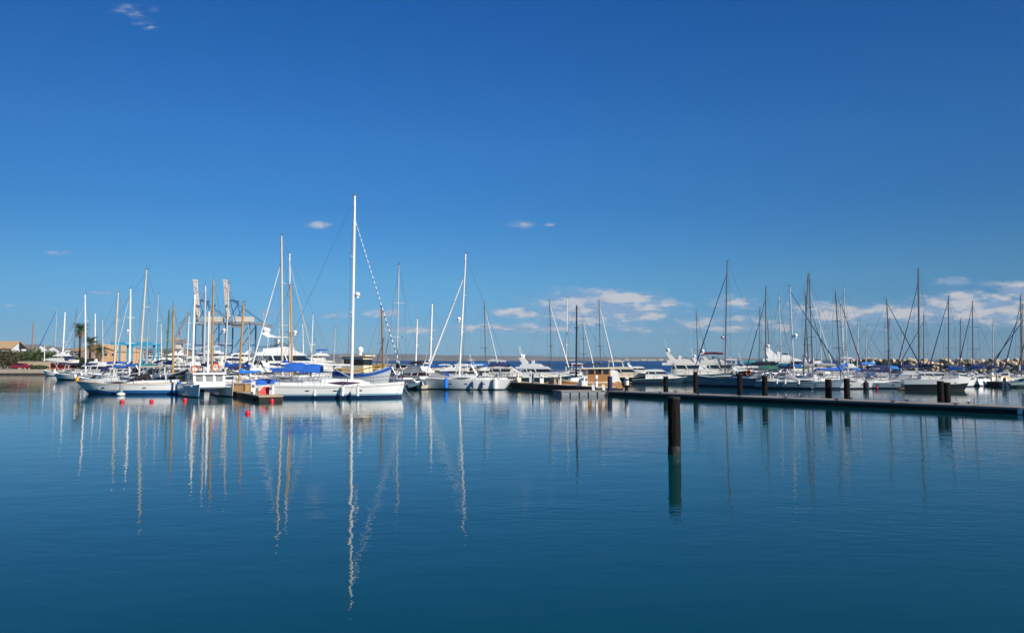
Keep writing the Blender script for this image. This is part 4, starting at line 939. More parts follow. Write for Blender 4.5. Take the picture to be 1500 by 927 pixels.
MY('flybridge motor yacht with radar arch and two white domes above the pier', 794, 111, 9.8, -14, None, 'hull_shade_teal', 'white', 'glass', True, True, 2, None, None)
MY('grey hardtop motor yacht with black hull behind the wooden boat', 917, 114, 9.4, -10, None, 'blackhull', 'cream', 'glass', False, False, 1, None, None, hardtop=True, rails=True)
MY('small low white cruiser with dark cabin windows right of the hardtop yacht', 966, 112, 7.6, -8, None, 'hull_shade_teal', 'white', 'glass', False, False, 0, None, None, tall=1.05)
MY('white flybridge yacht with three domes on its arch right of centre', 1014, 119, 12.2, -10, None, 'hull_shade_teal', 'offwhite', 'glass', True, True, 3, None, 'canvas_white')
MY('second large yacht with wine red bimini behind the blue grey sloop', 1062, 128, 12.0, -12, None, 'hull_shade_teal', 'offwhite', 'glass', True, True, 2, 'canvas_wine', None)
MY('white yacht with small hardtop behind the mast of the blue grey sloop', 1082, 136, 9.0, -10, None, 'bluegrey', 'white', 'glass', True, False, 0, None, None, hardtop=True)
MY('grand white yacht with swept arch and long dark side windows', 1160, 146, 15.0, -6, None, 'white', 'white', 'glass', True, True, 2, None, None, hardtop=False, tall=1.0, line='boot_navy')
MY('white pilot yacht with tall wheelhouse and round dome behind red furled sail', 1226, 132, 8.5, 174, None, 'white', 'white', 'glass', True, False, 0, None, None, tall=1.2, hardtop=True, mastp=6.5)
SB('white launch with blue canvas left of the boulder breakwater', 1262, 140, 6.0, 172, 'white', 'boot_blue', True, None, True, False, canvas='canvas_bright', cabin=True)
SB('grey launch under a brown cover in front of the boulders', 1352, 122, 5.6, 170, 'bluegrey', 'boot_navy', False, 'canvas_grey', False, False)
SB('white day boat with navy canopy left of the short pedestal pier', 1404, 112, 5.2, 10, 'white', 'boot_navy', True, None, False, False, canvas='canvas_navy', cabin=True)
SB('white runabout with raised sloping bow on the short pedestal pier', 1443, 106.5, 4.6, 200, 'white', 'boot_navy', True, None, False, False)
rib('dark inflatable with outboard off the end of the short pedestal pier', 1486, 97, 3.2, 20, 'rib_grey', 'white', True)
SB('small white skiff at the right edge below the blue covers', 1503, 100, 3.6, 160, 'white', 'antifoul_black', False, None, False, True)

# more of the crowd: small cruisers, launches and sloops packed between the rows
for (fn, label, px, Y, L, hd, kw) in [
    ('M', 'white cruiser with navy bimini packed behind the catamaran roof', 330, 127, 8.6, 172, dict(fly=True, arch=False, canvas='canvas_navy', B=None)),
    ('M', 'white cruiser with grey windscreen cover below the superyacht', 410, 131, 9.2, 8, dict(fly=False, arch=True, cover='canvas_grey')),
    ('M', 'white hardtop cruiser seen left of the black ketch mast', 262, 121, 8.2, 176, dict(fly=False, arch=False, hardtop=True)),
    ('M', 'white cruiser with white canopy left of the travel lift legs', 168, 138, 7.6, 186, dict(fly=False, arch=True, canvas='canvas_white')),
    ('M', 'white cruiser behind the cream covered flybridge yacht', 498, 136, 8.6, 176, dict(fly=True, arch=False, hardtop=False)),
    ('S', 'launch under an orange red cover right of the storm covered yacht', 503, 127, 5.4, 170, dict(cover='orange', screen=False, outboard=False)),
    ('S', 'low dark launch between the fishing boat and the red windowed yacht', 566, 108, 5.0, 150, dict(hull='greywhite', cover='canvas_black', screen=False, outboard=False)),
    ('S', 'white cuddy boat just left of the red windowed yacht', 578, 112, 5.6, 165, dict(cabin=True, canvas='canvas_grey', outboard=False)),
    ('M', 'small white cruiser far behind the white pier sloop bow', 642, 132, 7.0, 172, dict(fly=False, arch=False, hardtop=True)),
    ('M', 'white cruiser right behind the pier sloop bimini', 712, 126, 7.8, -10, dict(fly=False, arch=True, cover='canvas_white')),
    ('S', 'white launch low beside the flybridge yacht with two domes', 838, 128, 5.6, -8, dict(cabin=True, outboard=False)),
    ('S', 'navy covered launch behind the bow of the varnished wooden boat', 826, 112, 5.6, -12, dict(hull='navy', cover='canvas_navy', screen=False, outboard=False)),
    ('M', 'white cruiser with dark windows between the small hardtop and the dome yacht', 1040, 142, 9.5, -8, dict(fly=True, arch=True, domes=1)),
    ('M', 'white cruiser behind the dark bimini of the blue grey sloop', 1108, 140, 8.6, -10, dict(fly=False, arch=True, canvas='canvas_teal')),
    ('M', 'white cruiser low before the swept arch yacht', 1136, 127, 8.2, 172, dict(fly=False, arch=False, hardtop=True)),
    ('M', 'white yacht right behind the long dark windowed yacht', 1204, 150, 10.5, -8, dict(fly=True, arch=True, domes=1)),
    ('M', 'white cruiser right of the round domed pilot yacht', 1258, 150, 8.6, 174, dict(fly=False, arch=True, cover='canvas_bright')),
    ('M', 'small white cruiser in front of the left end of the boulders', 1284, 130, 7.2, 176, dict(fly=False, arch=False, cover='canvas_blue')),
    ('S', 'white cuddy boat with blue awning behind the three small fenders', 1152, 110, 5.6, 160, dict(cabin=True, canvas='canvas_blue', outboard=False)),
    ('S', 'white boat with grey windscreen tent between the cream deck and twin piles', 1200, 104, 6.0, 170, dict(cabin=True, canvas='canvas_grey', outboard=False)),
    ('S', 'white motorboat with navy canopy behind the pale grey yacht bow', 1277, 105, 5.4, 172, dict(canvas='canvas_navy', outboard=False)),
    ('S', 'white cuddy boat right behind the cream canopied boat', 1352, 105, 5.8, 168, dict(cabin=True, outboard=False)),
    ('S', 'white launch with blue cover below the bright blue sail cover', 1378, 112, 5.4, 170, dict(cover='canvas_bright', screen=False, outboard=False)),
    ('S', 'white cuddy boat in front of the blue covered sloop by the boulders', 1424, 117, 5.6, 172, dict(cabin=True, canvas='canvas_navy', outboard=False)),
    ('S', 'white launch with yellow cover on the far right jetty', 1456, 111, 4.6, 176, dict(cover='yellow', screen=False, outboard=False)),
    ('S', 'white cuddy boat behind the rightmost jetty pedestals', 1470, 113, 5.6, 172, dict(cabin=True, outboard=False)),
    ('S', 'white open motorboat in the gap behind the brown railed yacht bow', 144, 106, 5.4, 188, dict(arch=True, outboard=True)),
    ('S', 'grey white cuddy boat behind the brown railed yacht sprayhood', 206, 105, 5.8, 174, dict(hull='greywhite', cabin=True, canvas='canvas_teal', outboard=False)),
    ('S', 'white motorboat with raised navy canopy left of the orange mast', 338, 92, 5.4, 196, dict(canvas='canvas_navy', outboard=False, cabin=True)),
]:
    if fn == 'M':
        kw = dict(kw); kw.pop('B', None); MY(label, px, Y, L, hd, None, 'white', 'white', 'glass', **{**dict(domes=0, tall=1.08), **kw})
    else: SB(label, px, Y, L, hd, **kw)
for (label, px, Y, L, mast, top, mm) in [
    ('far sloop with thin pale mast left of the travel lift', 150, 150, 8, 151, 468, 'alloy'), ('far sloop with thin grey mast just right of the tall beige mast', 214, 146, 8.5, 214, 446, 'alloy'), ('far sloop with thin white mast between green and wooden masts', 236, 156, 8, 237, 474, 'mast_white'),
    ('far sloop with thin white mast in front of the mobile crane', 272, 142, 8, 273, 462, 'mast_white'), ('far sloop with thin pale mast beside the left harbour crane', 308, 150, 8, 309, 452, 'mast_beige'), ('far sloop with thin pale mast right of the orange mast', 366, 148, 8, 366, 476, 'alloy'),
    ('far sloop with thin white mast between the superyacht and the blue tents', 444, 152, 8, 445, 474, 'mast_white'), ('far sloop with thin grey mast left of the tallest mast', 488, 146, 8, 488, 480, 'alloy'), ('far sloop with thin dark mast left of the twin masts on the right', 1128, 150, 8, 1128, 470, 'alloy_dark'),
    ('far sloop with thin grey mast under the crossing stays', 1206, 148, 9, 1204, 452, 'alloy'), ('far sloop with thin grey mast right of the wine red furled sail', 1270, 142, 8, 1268, 478, 'alloy'), ('far sloop with thin mast right of the bright blue cover', 1406, 138, 8, 1406, 468, 'alloy_dark'),
    ('far sloop with thin mast against the boulders near the brown mast', 1452, 134, 8, 1454, 470, 'alloy'), ('far sloop with thin mast left of the tall far right mast furled sail', 1322, 140, 8, 1320, 478, 'alloy'),
]: S(label, px, Y, L, 20 if Y > 147 else 160, mast, top, simple=True, mastm=mm, mast_r=.085, cover='canvas_blue' if L > 8.2 else 'canvas_navy', dress=False, spreaders=1)
# mooring lines of the nearest boats
def line_(a, b, sag, label):
    a, b = Vector(a), Vector(b); mb = MB(); mb.tube([a.lerp(b, i / 8) - Vector((0, 0, sag * math.sin(math.pi * i / 8))) for i in range(9)], .022, 'offwhite', 5); tag(mb.build('mooring_line'), label, 'rope')
line_(at(588, 71.0, 1.25), at(608, 66, -.05), .12, 'bow line of the largest front yacht running into the water')
line_(at(402, 69.2, 1.0), at(398, 66.2, 1.15), .10, 'stern line from the largest front yacht to the landing stage')
line_(at(117, 78.2, 1.25), at(177, 76.0, .30), .30, 'bow line of the brown railed yacht to the flat white buoy')
line_(at(742, 90.2, .9), at(758, 94.0, 1.2), .08, 'stern line of the pier sloop to the wooden pier')

for (label, px, Y, L, hd, kw) in [
    ('low white cruiser in the gap between the boat hoist legs', 196, 162, 8.4, 178, dict(fly=True, cover='canvas_blue')),
    ('white cruiser with white top just left of the green mast', 234, 148, 8.0, 172, dict(fly=False, hardtop=True)),
    ('white cruiser with navy bimini between the two lifebuoys', 296, 124, 7.6, 186, dict(fly=True, canvas='canvas_navy')),
    ('white cruiser with raked arch above the slatted crate', 354, 112, 7.6, 174, dict(fly=False, arch=True)),
    ('white flybridge cruiser filling the gap left of the blue tents', 392, 109, 7.8, 10, dict(fly=True, arch=True)),
    ('white cruiser tucked between the superyacht and the storm covers', 456, 128, 8.2, 176, dict(fly=True, arch=False, cover='canvas_white')),
    ('low white cruiser seen under the sloping striped headsail', 546, 122, 7.0, 174, dict(fly=False, arch=True)),
    ('white flybridge cruiser between the spreader mast and the pier sloop mast', 652, 122, 7.4, 176, dict(fly=True, arch=True)),
    ('white cruiser peeping out left of the pink dock box', 726, 124, 7.6, -8, dict(fly=True, arch=False, cover='canvas_white')),
    ('low white hardtop cruiser just right of the black mast', 856, 134, 8.0, -8, dict(fly=False, hardtop=True)),
    ('distant white cruiser right of the wooden boat canvas', 938, 156, 8.0, -6, dict(fly=False, arch=True)),
    ('white cruiser between the wine red bimini and the green tarp', 1096, 118, 7.6, -10, dict(fly=False, arch=True)),
]:
    MY(label, px, Y, L, hd, None, 'white', 'white', 'glass', **{**dict(domes=0, arch=False, tall=1.0), **kw})
# ------------------------------------------------------------------ piers, pontoon, piles
def slab(name, p0, p1, w, ztop, th, deck, side, label, cat, lip=.0):
    """a pier whose near edge runs p0 -> p1 (world xy)"""
    a, b = Vector((*p0, 0)), Vector((*p1, 0)); d = (b - a); L = d.length; d.normalize(); n = Vector((-d.y, d.x, 0))
    if n.y < 0: n = -n
    rz = math.atan2(d.y, d.x); c = (a + b) / 2 + n * w / 2
    root = empty(name, (c.x, c.y, 0), 0, label, cat); root.rotation_euler = (0, 0, rz)
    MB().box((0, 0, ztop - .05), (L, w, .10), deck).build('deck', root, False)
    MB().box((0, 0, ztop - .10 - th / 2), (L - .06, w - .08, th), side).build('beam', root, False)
    return root, a, b, d, n, L, w
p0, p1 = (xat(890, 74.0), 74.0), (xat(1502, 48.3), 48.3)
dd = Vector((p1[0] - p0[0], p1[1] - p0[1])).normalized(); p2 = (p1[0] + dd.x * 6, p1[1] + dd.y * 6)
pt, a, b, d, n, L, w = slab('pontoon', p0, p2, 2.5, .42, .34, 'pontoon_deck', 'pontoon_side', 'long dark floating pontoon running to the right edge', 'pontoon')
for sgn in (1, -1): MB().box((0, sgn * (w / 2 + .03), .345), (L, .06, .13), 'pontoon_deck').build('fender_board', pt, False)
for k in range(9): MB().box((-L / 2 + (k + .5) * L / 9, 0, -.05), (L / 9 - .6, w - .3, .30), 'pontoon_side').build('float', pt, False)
for k in range(10):
    x = -L / 2 + (k + .5) * L / 10
    for sgn in (1, -1):
        mb = MB(); mb.box((x, sgn * (w / 2 - .18), .46), (.10, .10, .10), 'alloy_dark'); mb.box((x, sgn * (w / 2 - .18), .52), (.40, .07, .05), 'alloy_dark'); mb.build('cleat', pt)
for k in range(1, 9): MB().box((-L / 2 + k * L / 9, 0, .406), (.10, w + .16, .05), 'rubber').build('joint_strip', pt, False)
mb = MB(); mb.box((L / 2 - 6.25, -w / 2 - .08, .20), (.26, .05, .34), 'white'); mb.build('marker_plate', pt, False)
# left end section with pale floats
q0, q1 = (xat(822, 72.6), 72.6), (p0[0] - .1, p0[1] + .05)
fp, a2, b2, d2, n2, L2, w2 = slab('float_pontoon', q0, q1, 2.2, .50, .08, 'pontoon_deck', 'float_grey', 'short pale end of the pontoon carried on grey floats', 'pontoon')
for k in range(5):
    x = -L2 / 2 + (k + .5) * L2 / 5; hw = L2 / 10 - .07
    MB().loft([[(x - hw, -w2 / 2 + .08, -.15), (x + hw, -w2 / 2 + .08, -.15), (x + hw, w2 / 2 - .08, -.15), (x - hw, w2 / 2 - .08, -.15)], [(x - hw, -w2 / 2 + .02, .22), (x + hw, -w2 / 2 + .02, .22), (x + hw, w2 / 2 - .02, .22), (x - hw, w2 / 2 - .02, .22)], [(x - hw * .9, -w2 / 2 + .1, .33), (x + hw * .9, -w2 / 2 + .1, .33), (x + hw * .9, w2 / 2 - .1, .33), (x - hw * .9, w2 / 2 - .1, .33)]], 'float_grey').build('float', fp)
# middle wooden pier
r0, r1 = (xat(735, 96), 96), (xat(874, 76.5), 76.5)
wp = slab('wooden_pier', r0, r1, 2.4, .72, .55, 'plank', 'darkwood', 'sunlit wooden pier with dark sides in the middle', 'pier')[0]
# left wooden stage
l0, l1 = (xat(379, 63.5), 63.5), (xat(338, 75), 75)
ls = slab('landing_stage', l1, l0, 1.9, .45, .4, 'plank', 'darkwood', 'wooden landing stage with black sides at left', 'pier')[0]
# far right pedestal pier
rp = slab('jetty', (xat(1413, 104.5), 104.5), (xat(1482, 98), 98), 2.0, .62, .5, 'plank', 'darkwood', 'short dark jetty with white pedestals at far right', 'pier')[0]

def pile(px, wlY, ztop, r, label, group=None, seed=0):
    p = at(px, wlY, 0); mb = MB(); rr = random.Random(seed); pts = []; rad = []
    for i in range(9): pts.append((rr.uniform(-.006, .006), rr.uniform(-.006, .006), lerp(-1.2, ztop, i / 8))); rad.append(r * rr.uniform(.97, 1.03))
    root = empty('mooring_pile', p, rr.uniform(0, 360), label, 'mooring pile', group)
    mb.tube(pts, rad, 'pile', 20); mb.build('post', root)
    MB().tube([(0, 0, -.4), (0, 0, .18), (0, 0, .30)], [r * 1.07, r * 1.06, r * 1.0], 'weed', 20).build('weed_band', root)
    MB().tube([(0, 0, ztop - .03), (0, 0, ztop + .035), (0, 0, ztop + .05)], [r * 1.035, r * 1.035, r * .9], 'darkwood', 20).build('cap', root)
    return root
Yp = ywl(665); pile(988, Yp, zat(583, Yp), 9.0 / F * Yp, 'large dark mooring pile standing alone in open water', None, 1)
def pont_edge_Y(px):   # far edge of the pontoon at this pixel column
    lo, hi = 40, 75; A = Vector((p0[0], p0[1])) + Vector((n.x, n.y)) * 2.62
    t = 0
    for _ in range(60):
        Pq = A + dd * t; e = 750 + F * Pq.x / (Pq.y * .9985) - px; t -= e * Pq.y / F * .5
    return Pq.y
for i, (px, topy, rpx, lab) in enumerate([(975.5, 552, 3.6, 'first dark pile from the left along the back of the long pontoon'), (1019, 545, 3.2, 'slim pile second from the left behind the long pontoon'), (1084, 548, 4.0, 'pile in front of the blue grey sloop stern'), (1120.5, 551, 4.0, 'pile between the blue grey sloop and the teal grey yacht'),
        (1214, 556, 4.6, 'left pile of the two in front of the pale grey yacht'), (1241, 555, 4.2, 'right pile of the two in front of the pale grey yacht'), (1378.5, 559, 4.6, 'left one of the close pile pair at right'), (1388, 561, 4.6, 'right one of the close pile pair at right')]):
    Y = pont_edge_Y(px) + (.0 if i != 7 else .25) + rpx / F * 60; pile(px, Y, zat(topy, Y), rpx / F * Y, lab, 'piles behind the long pontoon', 10 + i)

# mooring post with rope
Yb = 74.2; pb = at(918, Yb, .42); bo = empty('bollard', pb, 0, 'black and white mooring bollard at the left end of the long pontoon', 'bollard')
MB().tube([(0, 0, 0), (0, 0, .95), (0, 0, 1.12)], [.16, .15, .12], 'pile', 12).build('post', bo)
MB().sphere((0, 0, 1.18), (.22, .22, .12), 'white', 10, 6).build('cap', bo)
MB().tube([(0, -.05, .55), (0, -.05, .98)], .21, 'offwhite', 12).build('collar', bo)
mb = MB(); A = Vector(at(917, Yb, 1.55)); B_ = Vector(at(897, 83.5, 1.0)); mb.tube([A.lerp(B_, i / 8) - Vector((0, 0, .5 * math.sin(math.pi * i / 8))) for i in range(9)], .025, 'offwhite', 5); tag(mb.build('mooring_rope'), 'slack rope from the bollard to the wooden boat', 'rope')

def pedestal(px, Y, z, hgt, w, label, group, mat='white'):
    o = empty('service_pedestal', at(px, Y, z), rnd.uniform(-25, 25), label, 'pedestal', group)
    MB().box((0, 0, hgt / 2), (w, w, hgt), mat, taper=.92).build('column', o); MB().box((0, 0, hgt + .05), (w * 1.12, w * 1.12, .10), 'greywhite', taper=.7).build('cap', o)
    MB().box((0, -w / 2 - .01, hgt * .68), (w * .6, .03, hgt * .22), 'alloy_dark').build('socket_panel', o); return o
GP = 'white pedestals on the middle pier'
pier_y = lambda px: 96 + (76.5 - 96) * ((px - 735) / (874 - 735))
for px, hgt, wd, dy, lab in [(758, .95, .22, 2.0, 'short white pedestal behind the pink box on the wooden pier'), (777, 1.25, .22, 2.0, 'white pedestal with dark head at the back of the wooden pier'), (780.5, .95, .24, .5, 'front left white pedestal on the wooden pier'), (793, .95, .40, 1.0, 'widest cream pedestal on the wooden pier'), (820, 1.0, .26, .5, 'white pedestal before the yellow dinghy'),
        (854, 1.0, .24, .6, 'white pedestal beside the upright white board'), (859, .95, .22, .5, 'narrow white pedestal by the wooden deckhouse bow end'), (873.5, 1.0, .22, -.2, 'last white pedestal at the right end of the wooden pier')]:
    pedestal(px, pier_y(px) + dy, .72, hgt, wd, lab, GP)
for px, hgt, lab, dx in [(869, .55, 'left leaning white fender board on the pontoon end', .12), (884, .55, 'right leaning white fender board on the pontoon end', .05)]:
    o = MB().box((0, 0, hgt / 2), (.26, .16, hgt), 'fender_white', ry=-.15).build('fender_board'); o.location = at(px, 73.9, .50); tag(o, lab, 'fender')
SBX('dock_box', 756, pier_y(756) + .9, .72, (1.15, .6, .55), 'cream', 'low pinkish dock box on the left end of the wooden pier', 'dock box', -.9)
SBX('dock_box', 810, pier_y(810) + .8, .72, (.9, .5, .55), 'stone_wall', 'dark dock box left of the yellow dinghy on the pier', 'dock box', -.9)
o = MB().prism([(-.35, 0), (.45, 0), (.55, .9), (.35, 1.0), (-.2, .55)], lambda x, z: .35, 'white').build('tender_bow'); o.location = at(851, 80.5, .72); tag(o, 'upturned white tender bow standing on the wooden pier', 'tender')
o = MB().tube([(0, 0, 0), (0, 0, 1.35)], .22, 'canvas_navy', 10).build('rolled_cover'); o.location = at(893.5, 75.0, .42); tag(o, 'tall black rolled cover standing at the pontoon end', 'cover')
GL = 'white pedestals on the left landing stage'
pedestal(371, 66.9, .45, 1.0, .34, 'left white pedestal on the landing stage', GL); pedestal(376.5, 66.2, .45, .55, .18, 'small post beside the left white pedestal', GL, 'brownpole'); pedestal(398, 66.2, .45, .75, .30, 'right white pedestal on the landing stage', GL)
# slatted crate with yellow posts
cr_ = empty('slatted_crate', at(354, 72.6, .45), -12, 'brown slatted crate with pale corner posts on the landing stage', 'crate')
cr_.scale = (.9, .9, .72)
MB().box((0, 0, .5), (1.25, .8, .95), 'teak').build('slat_panel', cr_)
for x in (-.66, .66):
    for y in (-.43, .43): MB().box((x, y, .58), (.11, .11, 1.15), 'goldwood').build('corner_post', cr_)
MB().box((0, 0, 1.02), (1.5, .98, .07), 'cream').build('lid', cr_)
# red-bottomed tender standing on edge
rt = empty('upturned_tender', at(388, 66.3, .45), 20, 'small tender propped up showing its red bottom on the landing stage', 'tender')
rt.scale = (.66, .66, .6)
MB().loft([[(-.62, 0, 0), (.62, 0, 0), (.62, .3, .02), (-.62, .3, .02)], [(-.60, .12, .55), (.62, .12, .55), (.6, .45, .55), (-.58, .45, .55)], [(-.2, .35, 1.05), (.5, .35, 1.05), (.5, .5, 1.05), (-.2, .5, 1.05)]], 'red').build('hull', rt)
MB().tube([(-.66, -.03, .02), (-.64, .1, .58), (-.2, .33, 1.1), (.52, .33, 1.1), (.66, .1, .56), (.66, -.03, .02)], .055, 'white', 6).build('rim', rt)
# short jetty pedestals
GJ = 'white pedestals on the far right jetty'
for px, Y, hgt, lab in [(1419.5, 105.2, .75, 'leftmost white pedestal of the far right jetty'), (1423.5, 104.0, .95, 'taller second pedestal from left on the far right jetty'), (1453, 102.0, .95, 'third pedestal from left beside the white runabout'), (1461, 101.2, .8, 'second pedestal from right on the far right jetty'), (1464.5, 100.1, .9, 'rightmost white pedestal of the far right jetty')]:
    pedestal(px, Y, .62, hgt, .30, lab, GJ)

# buoys in the water
def buoy(px, py, r, mat, label, group=None):
    Y = ywl(py); o = empty('mooring_buoy', at(px, Y, r * .35), 0, label, 'buoy', group)
    MB().sphere((0, 0, 0), (r, r, r * 1.05), mat, 12, 8).build('ball', o); MB().tube([(0, 0, r * .95), (0, 0, r * 1.25)], r * .18, 'steel', 6).build('eye', o)
for px, py, lab in [(370.5, 586.5, 'red buoy below the left white pedestal of the landing stage'), (389.5, 586.5, 'red buoy under the red tender on the landing stage'), (398.5, 588, 'small red buoy at the right corner of the landing stage'), (411.5, 586, 'red buoy by the stern of the largest front yacht'),
        (271, 587, 'red buoy under the left hull of the catamaran'), (222, 588.5, 'red buoy in front of the brown railed yacht stern'), (363, 606, 'nearest red buoy in front of the landing stage'), (179, 589, 'red buoy in front of the brown railed yacht amidships')]:
    buoy(px, py, .16, 'buoy_red', lab, 'small red buoys in front of the left boats')
bo2 = empty('mooring_buoy', at(177, ywl(579.5), .12), 0, 'flat white mooring buoy in front of the brown railed yacht', 'buoy')
MB().sphere((0, 0, 0), (.38, .38, .2), 'fender_white', 14, 8).build('ball', bo2); MB().tube([(0, 0, .17), (0, 0, .25)], .06, 'steel', 6).build('eye', bo2)

# ------------------------------------------------------------------ shore on the left: buildings, trees, crane
def gable_house(label, px0, px1, Y, py_eave, py_ridge, depth, wall, roofm, gable_side=None, z0=GZ, windows=0, name='house'):
    x0, x1 = xat(px0, Y), xat(px1, Y); ze, zr = zat(py_eave, Y), zat(py_ridge, Y); W = x1 - x0
    o = empty(name, ((x0 + x1) / 2, Y + depth / 2, z0), 0, label, 'building'); ze -= z0; zr -= z0
    if gable_side == 'front':
        MB().loft([[(-W / 2, y, 0), (W / 2, y, 0), (W / 2, y, ze), (0, y, zr - .05), (-W / 2, y, ze)] for y in (-depth / 2, depth / 2)], wall).build('wall', o, False)
        for sg in (1, -1):
            MB().loft([[(sg * (W / 2 + .3), y, ze - .12), (sg * (W / 2 + .3), y, ze + .06), (0, y, zr + .14), (0, y, zr)] for y in (-depth / 2 - .3, depth / 2 + .3)], roofm).build('roof', o, False)
    else:
        MB().loft([[(x, -depth / 2, 0), (x, depth / 2, 0), (x, depth / 2, ze), (x, 0, zr - .05), (x, -depth / 2, ze)] for x in (-W / 2, W / 2)], wall).build('wall', o, False)
        for sg in (1, -1):
            MB().loft([[(x, sg * (depth / 2 + .35), ze - .15), (x, sg * (depth / 2 + .35), ze + .08), (x, 0, zr + .2), (x, 0, zr)] for x in (-W / 2 - .3, W / 2 + .3)], roofm).build('roof', o, False)
    for k in range(windows):
        x = -W / 2 + W * (k + .5) / windows; f = MB().box((x, -depth / 2 - .02, ze * .80), (W / windows * .5, .10, ze * .16), 'plaster').build('window', o, False)
        MB().box((x, -depth / 2 - .06, ze * .80), (W / windows * .44, .06, ze * .13), 'glass').build('pane', f, False)
    return o, W, ze, zr
ho, W, ze, zr = gable_house('white house with orange tiled roof and dark open gable at far left', -18, 16, 236, 510, 500, 7, 'plaster', 'roof_tile', None, windows=3)
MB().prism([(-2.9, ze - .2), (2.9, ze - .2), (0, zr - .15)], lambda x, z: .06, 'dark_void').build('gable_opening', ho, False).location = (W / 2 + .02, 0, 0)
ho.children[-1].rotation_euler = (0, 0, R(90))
gable_house('low grey shed with slate roof behind the hedge', 24, 48, 260, 512, 505, 8, 'plaster', 'roof_grey', None, windows=3, name='shed')
gable_house('long grey roofed shed beside the laid up boats', 52, 66, 268, 513, 507, 8, 'plaster', 'roof_grey', None, windows=2, name='shed')
gable_house('tan warehouse with low gable roof and dark windows behind the palms', 112, 172, 226, 514.5, 504.5, 16, 'tan_wall', 'tan_wall', 'front', windows=5, name='warehouse')
gable_house('brown stone store left of the tan warehouse', 101, 117, 216, 514, 510, 7, 'stone_wall', 'roof_tile', None, windows=2, name='store')
gable_house('long low grey workshop behind the boat hoist', 180, 262, 300, 515, 511, 14, 'stone_wall', 'roof_grey', None, windows=8, name='workshop')
# sandy wall, car, bin, lamp post
wl = empty('garden_wall', at(50, 186, GZ), 0, 'low sandy boundary wall in front of the hedge', 'wall')
MB().box((0, 0, .85), (xat(73, 186) - xat(27, 186), .4, 1.7), 'sandwall').build('wall_body', wl, False); MB().box((0, 0, 1.76), (xat(73, 186) - xat(27, 186) + .1, .55, .14), 'concrete').build('coping', wl, False)
car = empty('parked_car', at(28.8, 181.6, GZ + .02), 180, 'dark red hatchback parked on the quay at far left', 'car')
prof = [(-1.95, .35), (-1.95, .80), (-1.75, .92), (-1.55, .95), (-1.15, 1.38), (.15, 1.42), (.85, .98), (1.7, .85), (1.95, .68), (1.98, .35)]
MB().prism([p for p in prof], lambda x, z: .84 - max(0, z - .9) * .28, 'carpaint').build('body', car)
MB().prism([(-1.42, .98), (-1.1, 1.32), (.1, 1.35), (.68, 1.0)], lambda x, z: .845 - max(0, z - .9) * .26, 'glass').build('window', car)
for x in (-1.2, 1.25):
    for y in (-.80, .80):
        wh = MB().tube([(x, y - .1, .31), (x, y + .1, .31)], .31, 'tyre', 14).build('wheel', car); MB().tube([(x, y - .12, .31), (x, y + .12, .31)], .18, 'steel', 10).build('rim', wh)
for y in (-.6, .6): MB().box((1.93, y, .66), (.1, .34, .14), 'white').build('headlight', car); MB().box((-1.94, y, .78), (.06, .24, .16), 'red').build('tail_light', car)
bn = empty('litter_bin', at(46, 182.2, GZ + .02), 0, 'dark litter bin in front of the sandy wall', 'bin'); MB().tube([(0, 0, 0), (0, 0, .95)], [.26, .32], 'leaf_dark', 10).build('body', bn); MB().sphere((0, 0, .98), (.34, .34, .14), 'rubber', 10, 6).build('lid', bn)
lp = empty('lamp_post', at(64.5, 187.5, GZ), 0, 'pale lamp post behind the sandy wall', 'lamp post'); MB().tube([(0, 0, 0), (0, 0, zat(506, 187.5) - GZ)], [.12, .07], 'mast_white', 8).build('pole', lp); MB().box((.3, 0, zat(506, 187.5) - GZ), (.9, .22, .12), 'alloy').build('lamp_head', lp)

def leafblob(mb, c, r, count, mat, size, r_):
    for _ in range(count):
        while True:
            p = Vector((r_.uniform(-1, 1), r_.uniform(-1, 1), r_.uniform(-1, 1)))
            if .25 < p.length < 1: break
        q = Vector((c[0] + p.x * r[0], c[1] + p.y * r[1], c[2] + p.z * r[2])); s = size * r_.uniform(.6, 1.3)
        u = Vector((r_.uniform(-1, 1), r_.uniform(-1, 1), r_.uniform(-1, 1))).normalized(); v = u.cross(Vector((r_.uniform(-1, 1), r_.uniform(-1, 1), r_.uniform(-1, 1)))).normalized()
        mb.add([q - u * s, q + v * s * .6, q + u * s, q - v * s * .6], [(0, 1, 2, 3)], mat)
def bush(px, Y, w, hgt, mats, label, seed, name='bush'):
    r_ = random.Random(seed); o = empty(name, at(px, Y, GZ), 0, label, 'bush'); mb = MB()
    for k in range(9):
        rr = r_.uniform(.28, .42) * w; leafblob(mb, (r_.uniform(-.38, .38) * w, r_.uniform(-.3, .3) * w * .6, hgt * r_.uniform(.35, .68)), (rr, rr * .8, hgt * .36), 260, r_.choice(mats), .22, r_)
    leafblob(mb, (0, 0, hgt * .3), (w * .48, w * .3, hgt * .3), 300, mats[0], .24, r_)
    mb.build('foliage', o, False)
    mb = MB()
    for k in range(5): a = k * 1.25; mb.tube([(.1 * math.cos(a), .1 * math.sin(a), 0), (w * .3 * math.cos(a), w * .2 * math.sin(a), hgt * .6)], [.08, .03], 'trunk', 5)
    mb.build('stem', o)
bush(6, 190, 7.2, 5.0, ['leaf_brown', 'leaf_brown', 'leaf_dark'], 'brownish round bush left of the red car', 3)
bush(-14, 188, 5.0, 3.6, ['leaf_brown', 'leaf'], 'low brown bush cut by the left edge', 4)
bush(24, 192, 6.2, 4.3, ['leaf', 'leaf_dark'], 'dark green bush behind the red car', 5)
bush(38, 193, 5.6, 4.6, ['leaf', 'leaf'], 'light green bush above the sandy wall', 6)
bush(52, 194, 6.8, 5.3, ['leaf_dark', 'leaf'], 'tall dark green bush above the sandy wall', 7)
